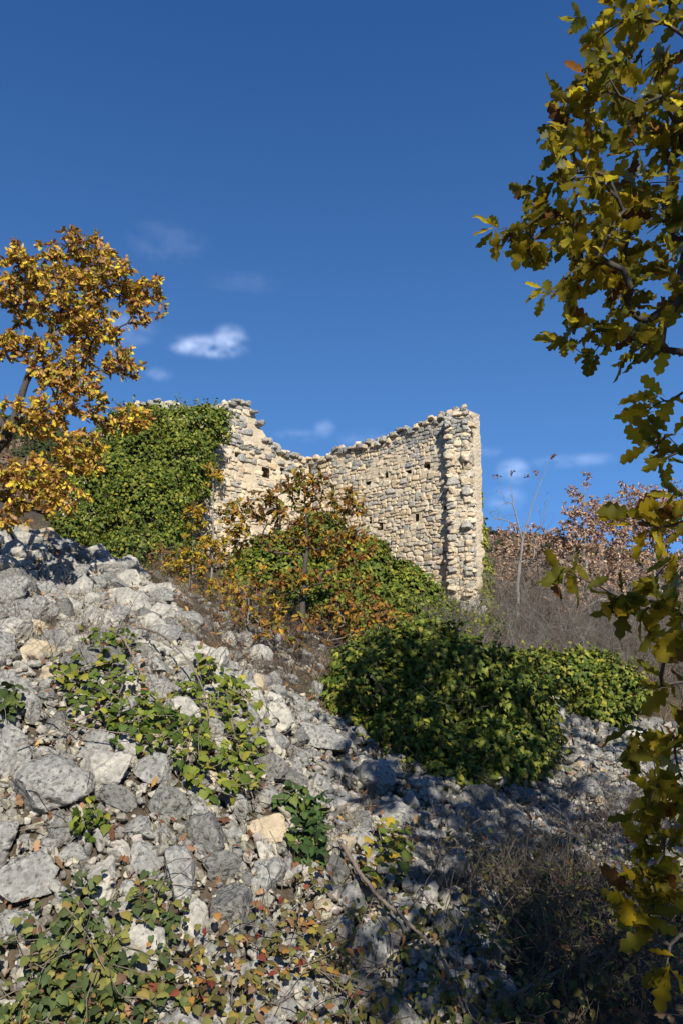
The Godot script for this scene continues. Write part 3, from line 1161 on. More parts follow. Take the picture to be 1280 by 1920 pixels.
# ---------------------------------------------------------------- sky cover
func cloud_cover() -> ImageTexture:
	var w := 2048
	var im := Image.create_empty(w, w / 2, false, Image.FORMAT_RGBA8)
	im.fill(Color(1, 1, 1, 0))
	var f := noise(71, 0.035, 5)
	# azimuth right of the view axis, elevation, half width, half height (degrees), strength
	for c in [[-9.9, 21.5, 3.0, .8, .8], [-8.3, 22.2, 1.4, .9, .7], [-11.4, 21.2, 1.6, .55, .7], [-9.2, 21.1, 1.8, .5, .5], [-13.4, 19.3, 1.1, .5, .3], [-13.2, 28.0, 3.4, 1.6, .1], [-7.6, 25.9, 3.6, .9, .07], [-16.0, 22.3, 2.6, 1.6, .3], [12.2, 12.7, 1.3, 1.0, .55], [16.4, 13.2, 3.2, .5, .35], [11.6, 10.8, 1.6, 1.0, .3], [-3.1, 15.5, 2.2, .5, .22], [-1.3, 16.0, .9, .7, .3], [1.5, 15.3, 2.0, .8, .2], [10.6, 14.1, 1.2, .4, .2],
			[60, 20, 6, 2, .7], [95, 26, 5, 2, .5], [-70, 18, 7, 2.4, .6], [-120, 24, 5, 2, .6], [150, 20, 8, 2.5, .7], [35, 16, 4, 1.4, .5], [-40, 24, 4, 1.5, .4]]:
		var px: float = c[0] / 360.0 * w
		var py: float = (90.0 - c[1]) / 180.0 * w / 2
		var rx: float = c[2] / 360.0 * w * 1.15
		var ry: float = c[3] / 180.0 * w / 2 * 1.15
		for y in range(int(py - ry), int(py + ry) + 1):
			for x in range(int(px - rx), int(px + rx) + 1):
				var u := (x - px) / rx
				var v := (y - py) / ry
				var d := 1.0 - sqrt(u * u + v * v)
				if d <= 0: continue
				var n := .5 + .5 * f.get_noise_2d(x * 1.5 + y * .8, y * 4.2) + .22 * f.get_noise_2d(x * 7.0 + 90, y * 11.0)
				var a: float = clampf(smoothstep(0.0, .75, d) * (n * 2.3 - .5) , 0, 1) * c[4]
				var xx := posmod(x, w)
				var old := im.get_pixel(xx, y)
				a = 1.0 - (1.0 - a * .42) * (1.0 - old.a)
				im.set_pixel(xx, y, Color(.93, .95, 1.0, a))
	return ImageTexture.create_from_image(im)


# ---------------------------------------------------------------- the scene
func _ready() -> void:
	rng.seed = 20231
	for f in [[n_low, 5, .05, 4], [n_mid, 6, .45, 4], [n_fine, 7, .5, 3]]:
		f[0].seed = f[1]; f[0].frequency = f[2]; f[0].fractal_octaves = f[3]; f[0].noise_type = FastNoiseLite.TYPE_SIMPLEX_SMOOTH
	# camera
	var cam := Camera3D.new()
	cam.name = "camera"
	cam.fov = 65.0
	cam.near = 0.05
	cam.far = 1500.0
	cam.position = EYE
	cam.rotation_degrees = Vector3(10, 0, 0)
	add_child(cam)
	# sky and exposure
	var sky_mat := ProceduralSkyMaterial.new()
	sky_mat.sky_top_color = Color8(33, 71, 128)
	sky_mat.sky_horizon_color = Color8(106, 166, 238)
	sky_mat.sky_curve = 0.24
	sky_mat.ground_bottom_color = Color8(70, 64, 56)
	sky_mat.ground_horizon_color = Color8(105, 100, 92)
	sky_mat.sky_cover = cloud_cover()
	sky_mat.sun_angle_max = 1.0
	var sky := Sky.new()
	sky.sky_material = sky_mat
	var env := Environment.new()
	env.background_mode = Environment.BG_SKY
	env.sky = sky
	env.tonemap_mode = Environment.TONE_MAPPER_LINEAR
	env.tonemap_exposure = 1.25
	env.sdfgi_enabled = true
	env.ssao_enabled = true
	env.ssil_enabled = true
	var we := WorldEnvironment.new()
	we.name = "surroundings"
	we.environment = env
	add_child(we)
	# low autumn sun, behind the camera and to its right
	var sun := DirectionalLight3D.new()
	sun.name = "sun"
	sun.light_energy = 1.55
	sun.light_color = Color(1.0, .985, .955)
	sun.light_angular_distance = 0.5
	sun.shadow_enabled = true
	sun.basis = Basis.looking_at(-Vector3(.19, .545, .82))
	add_child(sun)

	# materials
	tex.rough = height_texture(11)
	var t_grey := stone_texture(21, Color(.47, .47, .465), Color(.80, .80, .785), Color(.68, .65, .58), Color(.20, .20, .19), 0.555)
	var t_pale := stone_texture(31, Color(.55, .54, .52), Color(.87, .86, .83), Color(.78, .73, .62), Color(.30, .29, .27), 0.6)
	var t_cream := stone_texture(41, Color(.74, .69, .61), Color(.94, .90, .82), Color(.82, .73, .60), Color(.50, .47, .42), 0.63)
	stone_mat("limestone", t_grey, Color(.84, .80, .73), 2.1, .8)
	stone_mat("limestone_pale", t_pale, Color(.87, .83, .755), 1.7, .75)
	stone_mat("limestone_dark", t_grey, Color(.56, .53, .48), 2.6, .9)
	stone_mat("limestone_buff", t_cream, Color(.68, .62, .52), 1.9, .8)
	stone_mat("masonry", t_cream, Color(.97, .92, .83), 1.6, 1.2)
	stone_mat("masonry_pale", t_pale, Color(.96, .91, .82), 1.5, 1.2)
	stone_mat("masonry_grey", t_grey, Color(.95, .92, .86), 1.8, 1.3)
	stone_mat("masonry_buff", t_cream, Color(.93, .84, .70), 1.9, 1.2)
	stone_mat("mortar", t_cream, Color(.90, .84, .74), 1.3, 2.2)
	var bark := wood_mat("oak_bark", lin(.05, .042, .034), lin(.14, .12, .10))
	var bark_pale := wood_mat("pale_bark", lin(.17, .16, .14), lin(.36, .34, .31))
	var dry := wood_mat("dry_stem", lin(.16, .125, .09), lin(.32, .26, .20))
	var dry_dark := wood_mat("dark_stem", lin(.10, .075, .06), lin(.24, .19, .155))
	var oak_hi := oak_leaf(22)
	var oak_lo := oak_leaf(14)
	var ivy := ivy_leaf()
	var oval := small_leaf()

	setup_terrain()
	build_ground()
	build_hills()
	build_rock_kinds()
	build_ruin()
	build_rocks()

	# ------------------------------------------------ ivy
	var ivy_pal := [[lin(.06, .095, .014), 3.0], [lin(.10, .135, .02), 3.0], [lin(.16, .185, .026), 2.0], [lin(.25, .24, .032), .8], [lin(.32, .28, .04), .2]]
	var ivy_bright := [[lin(.06, .095, .014), .6], [lin(.10, .135, .02), 1.6], [lin(.16, .185, .026), 3.0], [lin(.25, .24, .032), 1.8], [lin(.32, .28, .04), .5]]
	var ivy_dull := [[lin(.045, .07, .02), 3.0], [lin(.07, .095, .025), 3.0], [lin(.10, .12, .03), 2.0], [lin(.15, .15, .035), .5], [lin(.3, .25, .03), .05]]
	var curtain := [
		[-2.81, 5.46, -13.55, .8, .44, .4], [-2.4, 5.68, -13.85, .42, .3, .3], [-3.53, 5.26, -13.3, .62, .57, .5], [-2.72, 4.59, -13.15, .62, .77, .55], [-3.82, 4.32, -12.6, .66, .58, .6],
		[-3.0, 3.75, -12.3, .69, .73, .6], [-3.78, 3.5, -11.8, .47, .39, .5], [-3.05, 3.07, -11.5, .61, .38, .5], [-2.56, 3.17, -11.7, .42, .38, .4], [-3.9, 3.3, -11.5, .3, .26, .3], [-3.35, 4.6, -12.9, .6, .7, .5]]
	var root := thing("ivy_curtain", "thick green ivy smothering the left front wall of the ruin", "ivy", Vector3(-3, 2.7, -11.3))
	var shoots_curtain := MB.new()
	foliage(root, shell(curtain, 30000, .055, ivy_pal, ivy_bright, 2.2, .34, -.2) + sprigs(curtain, 260, 0.22, 0.055, ivy_pal, shoots_curtain, root.position), ivy, ivy_pal, 0, "leaf", .5, .55, .28)
	part("shoots", shoots_curtain.mesh(), dry, root).set_meta("kind", "stuff")
	var mound := [[-.42, 3.25, -12.6, .5, .55, .5], [-.9, 2.8, -12, .7, .52, .5], [.05, 2.85, -12.2, .75, .6, .5], [.75, 2.5, -12.4, .75, .5, .45], [1.3, 2.15, -12.3, .5, .32, .4], [-1.3, 2.4, -11.5, .5, .42, .4], [-.3, 2.35, -11.2, .7, .42, .45], [.55, 2.1, -11.3, .7, .4, .45], [1.45, 1.9, -11.6, .55, .28, .4], [-.85, 2.05, -10.4, .55, .32, .4], [-.1, 2.0, -10.0, .6, .36, .5], [.6, 1.9, -9.7, .55, .32, .5], [1.05, 1.85, -10.4, .6, .3, .5], [1.95, 1.95, -11.6, .45, .22, .4], [2.15, 2.0, -12.4, .35, .22, .3]]
	root = thing("ivy_mound", "pyramid of ivy grown over a heap inside the ruin behind the small oak", "ivy", Vector3(-.2, 2.0, -12))
	var shoots_mound := MB.new()
	foliage(root, shell(mound, 36000, .058, ivy_pal, ivy_bright, 2.6) + sprigs(mound, 260, 0.22, 0.055, ivy_bright, shoots_mound, root.position), ivy, ivy_pal, 0, "leaf", .5, .55, .28)
	part("shoots", shoots_mound.mesh(), dry, root).set_meta("kind", "stuff")
	var bush := [[.75, .66, -6.1, .4, .24], [.4, .8, -6.3, .3, .22], [1.25, .75, -6.35, .35, .22], [.3, 1.55, -7.1, .35, .22], [.18, 1.23, -6.8, .41, .34], [.6, 1.52, -7, .46, .34], [1.0, 1.42, -6.95, .48, .38], [1.38, 1.19, -6.9, .43, .37], [.5, .97, -6.5, .47, .35], [.98, .82, -6.4, .42, .28], [1.44, .87, -6.6, .26, .26], [0, 1.08, -6.6, .24, .2]]
	root = thing("ivy_bush", "large dark green ivy bush half in shade in the middle of the slope", "bush", Vector3(.7, .7, -6.7))
	var shoots_bush := MB.new()
	foliage(root, shell(bush, 19000, .048, ivy_pal, ivy_bright, 4.5, .45) + sprigs(bush, 240, 0.2, 0.045, ivy_bright, shoots_bush, root.position), ivy, ivy_pal, 300, "leaf", .5, .52, .3)
	part("shoots", shoots_bush.mesh(), dry, root).set_meta("kind", "stuff")
	brush(root, "stems", Vector3(.8, 0, -6.8), Vector2(.7, .25), .75, 60, dry_dark, .005, .9, 2)
	var bush2 := [[2.52, 1.35, -8.8, .53, .32], [2.11, 1.4, -9, .36, .24], [2.81, 1.2, -8.5, .31, .28], [2.6, 1.04, -8.4, .31, .2]]
	root = thing("ivy_bush", "sunlit yellowish ivy mound above the scree at the right", "bush", Vector3(2.5, 1, -8.7))
	var shoots_bush2 := MB.new()
	foliage(root, shell(bush2, 9000, .047, ivy_pal, ivy_bright, 4.0, .3) + sprigs(bush2, 110, 0.18, 0.045, ivy_bright, shoots_bush2, root.position), ivy, ivy_pal, 0, "leaf", .5, .52, .3)
	part("shoots", shoots_bush2.mesh(), dry, root).set_meta("kind", "stuff")
	var strip := [[2.5, 3.7, -14.12, .07, .36, .12], [2.52, 2.95, -14.05, .13, .4, .14], [2.5, 2.4, -13.95, .18, .4, .18], [2.48, 4.35, -14.2, .05, .3, .1]]
	root = thing("ivy_strip", "narrow strip of yellow green ivy climbing the right edge of the pier", "ivy", Vector3(2.45, 2.1, -13.4))
	foliage(root, shell(strip, 1600, .06, ivy_bright, ivy_bright, 4.0, .3, -.6), ivy, ivy_pal, 0, "leaf", .5, .55, .28)
	# patches creeping over the bank
	ground_ivy("ivy_patch", "bright yellow green ivy hanging down the bank beside the wedge boulder", [[-.72, -4.55, .2, .3], [-.66, -4.2, .18, .22], [-.78, -4.95, .13, .12]], 420, .052, ivy_bright, ivy, 150, dry)
	ground_ivy("ivy_patch", "green ivy sprawling across the middle of the left bank above the white block", [[-1.15, -4.3, .3, .16], [-1.35, -4.55, .22, .16], [-.95, -4.2, .2, .14], [-1.4, -4.95, .15, .12]], 560, .044, ivy_pal, ivy, 150, dry)
	ground_ivy("ivy_patch", "dense ivy in the bottom left corner with some olive and brown leaves", [[-.92, -3.3, .26, .14], [-1.1, -3.14, .3, .16], [-.8, -3.1, .24, .16], [-.72, -3.38, .1, .08], [-1.0, -2.95, .4, .15]], 1200, .04, [[lin(.06, .085, .028), 3.0], [lin(.09, .115, .035), 3.0], [lin(.14, .15, .035), 2.0], [lin(.21, .2, .05), 1.4], [lin(.28, .2, .05), .6], [lin(.16, .09, .05), .9]], ivy, 250, dry)
	ground_ivy("ivy_patch", "small clump of dark glossy ivy in the shade at the centre of the bank", [[-.24, -4.15, .1, .14], [-.2, -3.95, .08, .1]], 150, .06, [[lin(.04, .075, .02), 3.0], [lin(.07, .11, .03), 3.0], [lin(.13, .16, .03), 1.0]], ivy, 90, dry)
	ground_ivy("ivy_patch", "thin trail of yellowing ivy down the shaded rocks right of centre", [[.2, -4.2, .08, .22], [.16, -3.9, .1, .14]], 110, .055, [[lin(.09, .12, .02), 2.0], [lin(.2, .2, .03), 2.0], [lin(.35, .24, .03), .8], [lin(.3, .1, .03), .4]], ivy, 70, dry)
	ground_ivy("ivy_patch", "tiny sprig of ivy among the gravel at far left", [[-1.08, -3.66, .06, .05]], 45, .045, ivy_pal, ivy, 40, dry)
	ground_ivy("ivy_patch", "low ivy tuft on the left edge below the egg shaped boulder", [[-1.72, -4.2, .1, .1]], 60, .05, ivy_dull, ivy, 50, dry)
	ground_ivy("creeper_patch", "creeper with red orange and yellow autumn leaves at the bottom centre left", [[-.45, -3.2, .24, .14], [-.2, -3.35, .16, .16], [-.35, -3.05, .3, .1], [-.12, -3.65, .1, .14]], 520, .034, [[lin(.16, .15, .04), 2.2], [lin(.26, .19, .04), 1.2], [lin(.34, .16, .04), .6], [lin(.2, .05, .03), .6], [lin(.11, .09, .03), 2.6], [lin(.15, .085, .045), 1.2]], ivy, 150, dry)
	ground_ivy("weed_cover", "dark low weeds and creepers over the shaded ground at bottom right", [[.5, -3.4, .5, .3], [.95, -3.6, .4, .4], [1.2, -4.3, .4, .5], [.3, -3.1, .4, .15], [.75, -4.3, .25, .4]], 2200, .042, [[lin(.08, .095, .025), 3.0], [lin(.14, .12, .035), 2.0], [lin(.16, .12, .03), 1.0], [lin(.2, .09, .04), .4]], oval, 0, dry_dark)

	# ------------------------------------------------ oaks
	var gold := [[lin(.40, .21, .055), 3.0], [lin(.54, .34, .06), 3.0], [lin(.64, .47, .05), 3.2], [lin(.24, .11, .04), 1.4], [lin(.32, .31, .05), 1.8], [lin(.40, .22, .10), 1.2]]
	var left_blobs := [
		[-2.68, 4.91, -6.5, .26, .19], [-2.27, 5.01, -6.5, .22, .19], [-2.0, 4.76, -6.4, .23, .21], [-1.7, 4.64, -6.5, .17, .22], [-2.32, 4.52, -6.3, .25, .25], [-2.84, 4.71, -6.7, .22, .22], [-2.07, 4.33, -6.4, .25, .21], [-1.85, 4.0, -6.4, .17, .11],
		[-2.33, 3.96, -6.3, .29, .21], [-2.82, 4.22, -6.5, .17, .13], [-2.14, 3.65, -6.2, .27, .16], [-1.84, 3.55, -6.6, .24, .11], [-2.48, 3.47, -6.2, .25, .16], [-2.11, 3.19, -6.3, .22, .19], [-2.52, 2.95, -6.2, .25, .21], [-2.19, 2.8, -6.1, .2, .14], [-2.59, 2.69, -6.2, .16, .1],
		[-3.24, 4.91, -6.5, .26, .26], [-3.27, 4.18, -6.5, .3, .35], [-3.01, 3.19, -6.3, .25, .33]]
	root = thing("oak_tree", "golden brown autumn oak leaning in from the left edge above the rock heap", "tree", gpt(-3.5, -6.4, -.1))
	for b in left_blobs:
		b[3] *= 1.14; b[4] *= 1.14
	var ch := grow([[gpt(-3.5, -6.4, -.1), Vector3(-3.1, 2.95, -6.4), Vector3(-2.75, 3.35, -6.4), Vector3(-2.6, 3.9, -6.4), Vector3(-2.35, 4.5, -6.4)], [Vector3(-2.75, 3.35, -6.4), Vector3(-2.4, 3.55, -6.3), Vector3(-2.05, 3.7, -6.3)], [Vector3(-2.75, 3.4, -6.4), Vector3(-3.1, 3.9, -6.5), Vector3(-3.2, 4.5, -6.5)]], scatter_tips(left_blobs, 760, 10), .0022, .06, .1, .028)
	wood(root, ch, bark, .009)
	foliage(root, leaves_on(ch, 3, 9, 7, .06, gold), oak_lo, gold, 300, "leaf", .6, .6, .25)

	var olive := [[lin(.19, .18, .022), 3.0], [lin(.30, .25, .025), 3.0], [lin(.46, .36, .026), 2.0], [lin(.5, .36, .02), 1.0], [lin(.2, .09, .025), .8], [lin(.26, .27, .13), .5]]
	var near_blobs := [
		[1.24, 4.22, -3, .22, .15], [1.07, 3.84, -3, .18, .15], [1.36, 3.81, -3.1, .23, .23], [.92, 3.5, -3, .16, .17], [1.23, 3.39, -3.1, .25, .19], [.96, 3.08, -3, .16, .14], [1.25, 2.99, -3, .2, .15], [.7, 3.24, -3, .08, .07], [.6, 3.29, -3, .06, .03], [.82, 3.27, -3, .1, .1],
		[.98, 2.81, -2.95, .1, .06], [1.14, 2.77, -2.9, .11, .07], [1.09, 2.45, -2.7, .05, .05], [1.1, 2.26, -2.6, .06, .07], [1.06, 2.06, -2.5, .08, .08], [.95, 2.0, -2.5, .06, .04], [.98, 1.86, -2.4, .08, .06], [.66, 1.83, -2.35, .06, .05], [.82, 1.73, -2.3, .09, .05], [.93, 1.68, -2.3, .06, .05],
		[1.0, 1.5, -2.5, .05, .06], [.98, 1.33, -2.6, .08, .08], [1.02, 1.19, -2.6, .08, .09], [.94, 1.06, -2.6, .07, .08], [1.0, .94, -2.6, .07, .08], [.93, .86, -2.6, .07, .06], [.97, .74, -2.6, .09, .05]]
	var wide_blobs := [[2.2, 3.3, -2.3, .7, .6, .6], [2.5, 4.6, -2.2, .9, .7, .7], [2.0, 3.6, .2, .7, .6, .7], [2.8, 4.8, .3, 1.0, .8, 1.0], [2.2, 5.2, 1.3, .8, .6, .8], [1.95, 2.3, -.9, .5, .5, .5], [3.2, 2.8, -.8, .8, .7, .8], [2.2, 1.5, -1.8, .5, .5, .5], [3.4, 4.0, -3, .8, .8, .7], [1.7, 2.6, -1.9, .35, .4, .4], [1.9, 4.3, -1.2, .5, .5, .6], [1.9, 2.3, -.3, .6, .5, .6], [2.3, 2.9, .6, .7, .6, .7], [1.35, 3.1, .8, .45, .4, .5], [1.5, 2.6, .2, .35, .35, .4], [1.6, 3.9, 1.6, .6, .5, .6], [1.25, 3.5, -1.2, .35, .35, .4], [1.45, 4.0, -.8, .45, .4, .5], [2.1, 4.1, -2.7, .6, .45, .5], [1.68, 4.1, -2.8, .3, .35, .4]]
	root = thing("oak_tree", "near oak on the right with olive and yellow lobed leaves hanging into the view", "tree", gpt(2.7, -1.2, -.1))
	var limbs := []
	for b in near_blobs:
		b[3] *= 1.18; b[4] *= 1.15
		if b[1] < 2.6 and b[0] > .9 and (limbs.is_empty() or absf(limbs[-1][3].y - b[1]) > .2):
			limbs.append([Vector3(2.1 + rng.randf_range(-.2, .2), b[1] + rng.randf_range(.1, .6), -1.8 + rng.randf_range(-.2, .3)), Vector3(1.75, b[1] + rng.randf_range(.05, .4), -2.1 + rng.randf_range(-.15, .15)), Vector3(1.4, b[1] + rng.randf_range(-.02, .22), b[2] * .6 - .9), Vector3(b[0] + .05, b[1] + .02, b[2])])
	var limb_count := 6 + limbs.size()
	ch = grow([[gpt(2.7, -1.2, -.1), Vector3(2.65, 1.2, -1.3), Vector3(2.5, 2.4, -1.4), Vector3(2.45, 3.6, -1.3), Vector3(2.5, 4.6, -.9)],
		[Vector3(2.5, 2.4, -1.4), Vector3(2.1, 2.9, -2.1), Vector3(1.6, 3.3, -2.7), Vector3(1.25, 3.5, -3.0)], [Vector3(2.5, 2.6, -1.4), Vector3(1.9, 2.6, -2.2), Vector3(1.4, 2.7, -2.8)], [Vector3(2.65, 1.2, -1.3), Vector3(1.9, 1.5, -1.9), Vector3(1.3, 1.75, -2.3)], [Vector3(2.65, .9, -1.3), Vector3(1.8, 1.0, -2.2), Vector3(1.15, 1.1, -2.6)], [Vector3(2.45, 3.4, -1.3), Vector3(2.1, 3.9, -2.2), Vector3(1.6, 4.1, -2.9)]] + limbs, scatter_tips(near_blobs, 440, 3) + scatter_tips(wide_blobs, 120, 5), .0022, .13, .13, .02)
	wood(root, ch, bark, .009)
	foliage(root, leaves_on(ch, limb_count, 5, 2, .104, olive, .3), oak_hi, olive, 300, "leaf", 1.2, .55, .3)

	var rust := [[lin(.2, .09, .03), 2.6], [lin(.3, .15, .03), 2.5], [lin(.38, .22, .03), 1.0], [lin(.15, .145, .025), 2.6], [lin(.5, .32, .03), .4]]
	var small_blobs := [[-.4, 3.35, -8.5, .34, .24], [-.82, 3.14, -8.4, .3, .22], [.02, 3.16, -8.5, .28, .22], [-.46, 2.87, -8.5, .46, .28], [.05, 2.74, -8.4, .32, .22], [-.22, 2.39, -8.3, .46, .2], [-.66, 2.34, -8.3, .3, .2], [.22, 2.23, -8.3, .36, .22], [-.11, 1.95, -8.2, .38, .2], [.43, 1.95, -8.2, .22, .14]]
	root = thing("oak_tree", "slender young oak with sparse rust brown leaves in front of the ivy pyramid", "tree", gpt(-.42, -8.4, -.05))
	ch = grow([[gpt(-.42, -8.4, -.05), Vector3(-.4, 2.2, -8.4), Vector3(-.36, 2.8, -8.45), Vector3(-.4, 3.4, -8.5)]], scatter_tips(small_blobs.slice(0, 5), 560, 8) + scatter_tips(small_blobs.slice(5), 330, 6), .003, .036, .12)
	wood(root, ch, bark, .012)
	foliage(root, leaves_on(ch, 1, 5, 3, .072, rust), oak_lo, rust, 150, "leaf", .6, .6, .25)
	var amber := [[lin(.42, .24, .03), 2.0], [lin(.5, .33, .03), 2.0], [lin(.3, .14, .03), 1.5], [lin(.2, .16, .03), 1.0]]
	root = thing("oak_sapling", "low sapling with a few glowing orange leaves at the foot of the young oak", "sapling", gpt(-.4, -7.9, -.02))
	ch = grow([[gpt(-.4, -7.9, -.02), gpt(-.41, -7.9, .2)]], scatter_tips([[-.42, 1.66, -7.9, .24, .12, .15]], 60, 6), .002, .008, .08)
	wood(root, ch, bark, .006)
	foliage(root, leaves_on(ch, 1, 4, 2, .07, amber), oak_lo, amber, 40, "leaf", .6, .6, .25)
	var yellow := [[lin(.48, .33, .025), 3.0], [lin(.36, .22, .025), 2.5], [lin(.28, .12, .025), 2.0], [lin(.24, .22, .03), 1.5], [lin(.13, .13, .025), 1.0]]
	var sap_blobs := [[-1.47, 3.62, -9, .12, .16], [-1.28, 3.25, -9, .15, .16], [-1.64, 3.13, -9, .15, .16], [-1.43, 2.69, -8.9, .34, .25], [-1.13, 2.93, -8.9, .16, .2], [-1.52, 2.32, -8.8, .34, .23], [-1.16, 2.21, -8.8, .28, .2], [-1.69, 2.15, -8.8, .18, .15]]
	root = thing("oak_sapling", "yellow leaved sapling with two thin grey poles below the broken left wall", "sapling", gpt(-1.45, -8.95, -.05))
	ch = grow([[gpt(-1.45, -8.95, -.05), Vector3(-1.44, 2.8, -8.95), Vector3(-1.47, 3.7, -9)], [gpt(-1.7, -9.0, -.05), Vector3(-1.68, 2.9, -9.05), Vector3(-1.66, 3.3, -9)]], scatter_tips(sap_blobs, 420, 6), .0022, .018, .1)
	wood(root, ch, bark_pale, .008)
	foliage(root, leaves_on(ch, 2, 6, 5, .063, yellow), oak_lo, yellow, 150, "leaf", .6, .6, .25)

	var more := [
		["yellow green shrub between the white heap boulder and the sapling", -1.75, -9.4, [[-1.75, 2.75, -9.4, .35, .3, .3], [-1.95, 2.5, -9.5, .3, .25, .3]], yellow],
		["amber shrub at the foot of the yellow sapling beside the undergrowth", -1.0, -8.3, [[-1.05, 2.15, -8.3, .4, .28, .3], [-.8, 1.95, -8.2, .3, .22, .25]], yellow],
		["low orange and brown shrub in the hollow behind the white wedge boulder", -.85, -7.3, [[-.85, 1.95, -7.3, .38, .22, .3], [-.5, 1.8, -7.1, .3, .16, .25]], rust],
		["dark green bramble bush left of the young oak trunk", -.9, -9.2, [[-.9, 2.1, -9.2, .45, .25, .3], [-1.2, 2.0, -9.4, .3, .2, .25]], [[lin(.08, .1, .025), 3.0], [lin(.13, .12, .03), 2.0], [lin(.2, .13, .04), 1.0]]],
		["rusty low oak shrub spreading right of the young oak trunk", .15, -8.0, [[.15, 1.9, -8.0, .45, .25, .3], [.5, 1.85, -8.0, .3, .2, .25]], rust],
		["brown leaved shrub at the foot of the ivy curtain", -2.35, -10.4, [[-2.3, 2.75, -10.4, .3, .25, .25], [-2.0, 2.65, -10.2, .25, .2, .2]], rust]]
	for t in more:
		root = thing("oak_shrub", t[0], "shrub", gpt(t[1], t[2], -.03))
		ch = grow([[root.position, root.position + Vector3(.02, .4, 0)]], scatter_tips(t[3], 330, 6), .002, .014, .1)
		wood(root, ch, bark_pale, .008)
		foliage(root, leaves_on(ch, 1, 6, 3, .062, t[4]), oak_lo, t[4], 0, "leaf", .6, .6, .25)

	# ------------------------------------------------ thicket at the right
	var tan := [[lin(.42, .28, .19), 3.0], [lin(.54, .39, .29), 2.5], [lin(.30, .17, .11), 1.6], [lin(.46, .26, .11), 1.0]]
	var dry_trees := [
		["dry leaved young oak with a tall thin leader right of the bare tree", [5.2, -17.0], [[5.16, 4.5, -17, .45, .6], [4.85, 3.9, -17, .6, .5], [5.26, 5.35, -17, .08, .2], [4.95, 5.1, -17, .1, .12], [4.7, 3.8, -17.6, .5, .5]]],
		["dry leaved oak in the middle of the thicket at right", [6.0, -17.2], [[5.83, 4.3, -17, .6, .7], [6.05, 5.1, -17, .1, .2], [5.9, 3.4, -17, .7, .5]]],
		["pale pinkish dry leaved oak beside the near oak leaves", [6.7, -17], [[6.54, 4.65, -17, .6, .6], [6.96, 4.1, -17, .65, .85], [7.3, 4.8, -17, .56, .56]]],
		["pinkish dry oak scrub behind the bare tree", [4.2, -18.6], [[4.2, 4.1, -18.6, .8, .55, .6], [3.7, 3.6, -18.4, .6, .5, .5]]],
		["tall dry oak scrub on the skyline behind the near oak leaves", [7.4, -19.0], [[7.4, 4.9, -19, .9, .8, .7], [6.3, 4.6, -19, .8, .7, .7]]],
		["low dry oak scrub in front of the thicket at right", [5.3, -15.6], [[5.1, 3.0, -15.8, .9, .55, .5], [4.4, 2.7, -15.6, .5, .4, .4]]],
		["orange tinted oak scrub at the right edge behind the ivy mound", [6.3, -15.4], [[6.1, 2.6, -15.6, .8, .6, .5], [6.9, 2.5, -15.4, .5, .6, .5]]]]
	for t in dry_trees:
		root = thing("oak_shrub", t[0], "shrub", gpt(t[1][0], t[1][1], -.1))
		var top: Array = t[2][0]
		ch = grow([[root.position, Vector3(t[1][0], root.position.y + .9, t[1][1]), Vector3(top[0], top[1], top[2]), Vector3(top[0] + .08, top[1] + top[4], top[2])], [root.position + Vector3(.3, 0, .1), Vector3(top[0] + .35, top[1] - .1, top[2])]], scatter_tips(t[2], 300, 8), .004, .035, .2)
		wood(root, ch, bark_pale, .012)
		foliage(root, leaves_on(ch, 2, 7, 6, .075, tan), oak_lo, tan, 0, "leaf", .5, .7, .2)
	var bare_blobs := [[4.04, 5.34, -15, .03, .04], [3.72, 5.02, -15, .04, .04], [3.52, 4.97, -15, .04, .04], [3.26, 5.02, -15, .04, .04], [2.95, 4.94, -15, .04, .04], [3.09, 4.55, -15, .2, .2], [3.75, 4.45, -15, .25, .3], [3.47, 3.84, -15, .35, .3], [3.2, 3.33, -15, .2, .2], [2.9, 4.2, -15, .2, .2], [3.7, 3.4, -15, .3, .2]]
	root = thing("bare_tree", "slim leafless tree with a pale grey trunk right of the pier", "tree", gpt(3.25, -15, -.1))
	ch = grow([[root.position, Vector3(3.28, 2.9, -15), Vector3(3.4, 3.7, -15), Vector3(3.62, 4.4, -15), Vector3(3.95, 5.2, -15)], [Vector3(3.4, 3.7, -15), Vector3(3.25, 4.4, -15), Vector3(3.2, 4.95, -15)]], scatter_tips(bare_blobs, 170, 6), .003, .034, .13, .018)
	wood(root, ch, bark_pale, .008)
	var tip_items := []
	for b in bare_blobs.slice(0, 5):
		for q in 7: tip_items.append([leaf_xf(Vector3(b[0], b[1], b[2]) + rv() * .05, rv() + Vector3.DOWN, rv(), .075), q % 2])
	foliage(root, tip_items, oval, [[lin(.16, .06, .035), 1.0], [lin(.22, .1, .06), 1.0]], 0)
	# leafless scrub filling the slope behind the mounds
	var scrub_at := [
		[3.0, -11.3, "grey brown leafless scrub right behind the middle of the yellowish ivy mound"], [4.1, -11.6, "leafless scrub behind the right end of the yellowish ivy mound"], [5.0, -12.2, "leafless scrub half hidden by the near oak leaves behind the ivy mound"],
		[3.6, -13.2, "leafless scrub in front of the bare tree's pale trunk"], [4.8, -13.8, "leafless scrub just right of the bare tree below the dry oaks"], [5.8, -13.2, "leafless scrub at the foot of the orange tinted oak scrub"],
		[4.3, -10.2, "twiggy scrub at the right end of the ivy mound above the scree"], [5.2, -10.6, "pale twiggy scrub next to the right edge above the scree"], [6.4, -11.8, "leafless scrub on the right edge behind the near oak"],
		[3.3, -16.5, "tall thin leafless scrub behind the bare tree"], [4.3, -18.5, "tall leafless scrub at the back below the hill"], [2.7, -12.3, "leafless scrub touching the ivy strip at the pier's foot"],
		[2.2, -10.3, "thin dry scrub between the dark ivy bush and the pier"], [3.3, -10.0, "dry scrub close behind the crest of the yellowish ivy mound"], [1.6, -9.6, "dry twigs showing over the top of the dark ivy bush"]]
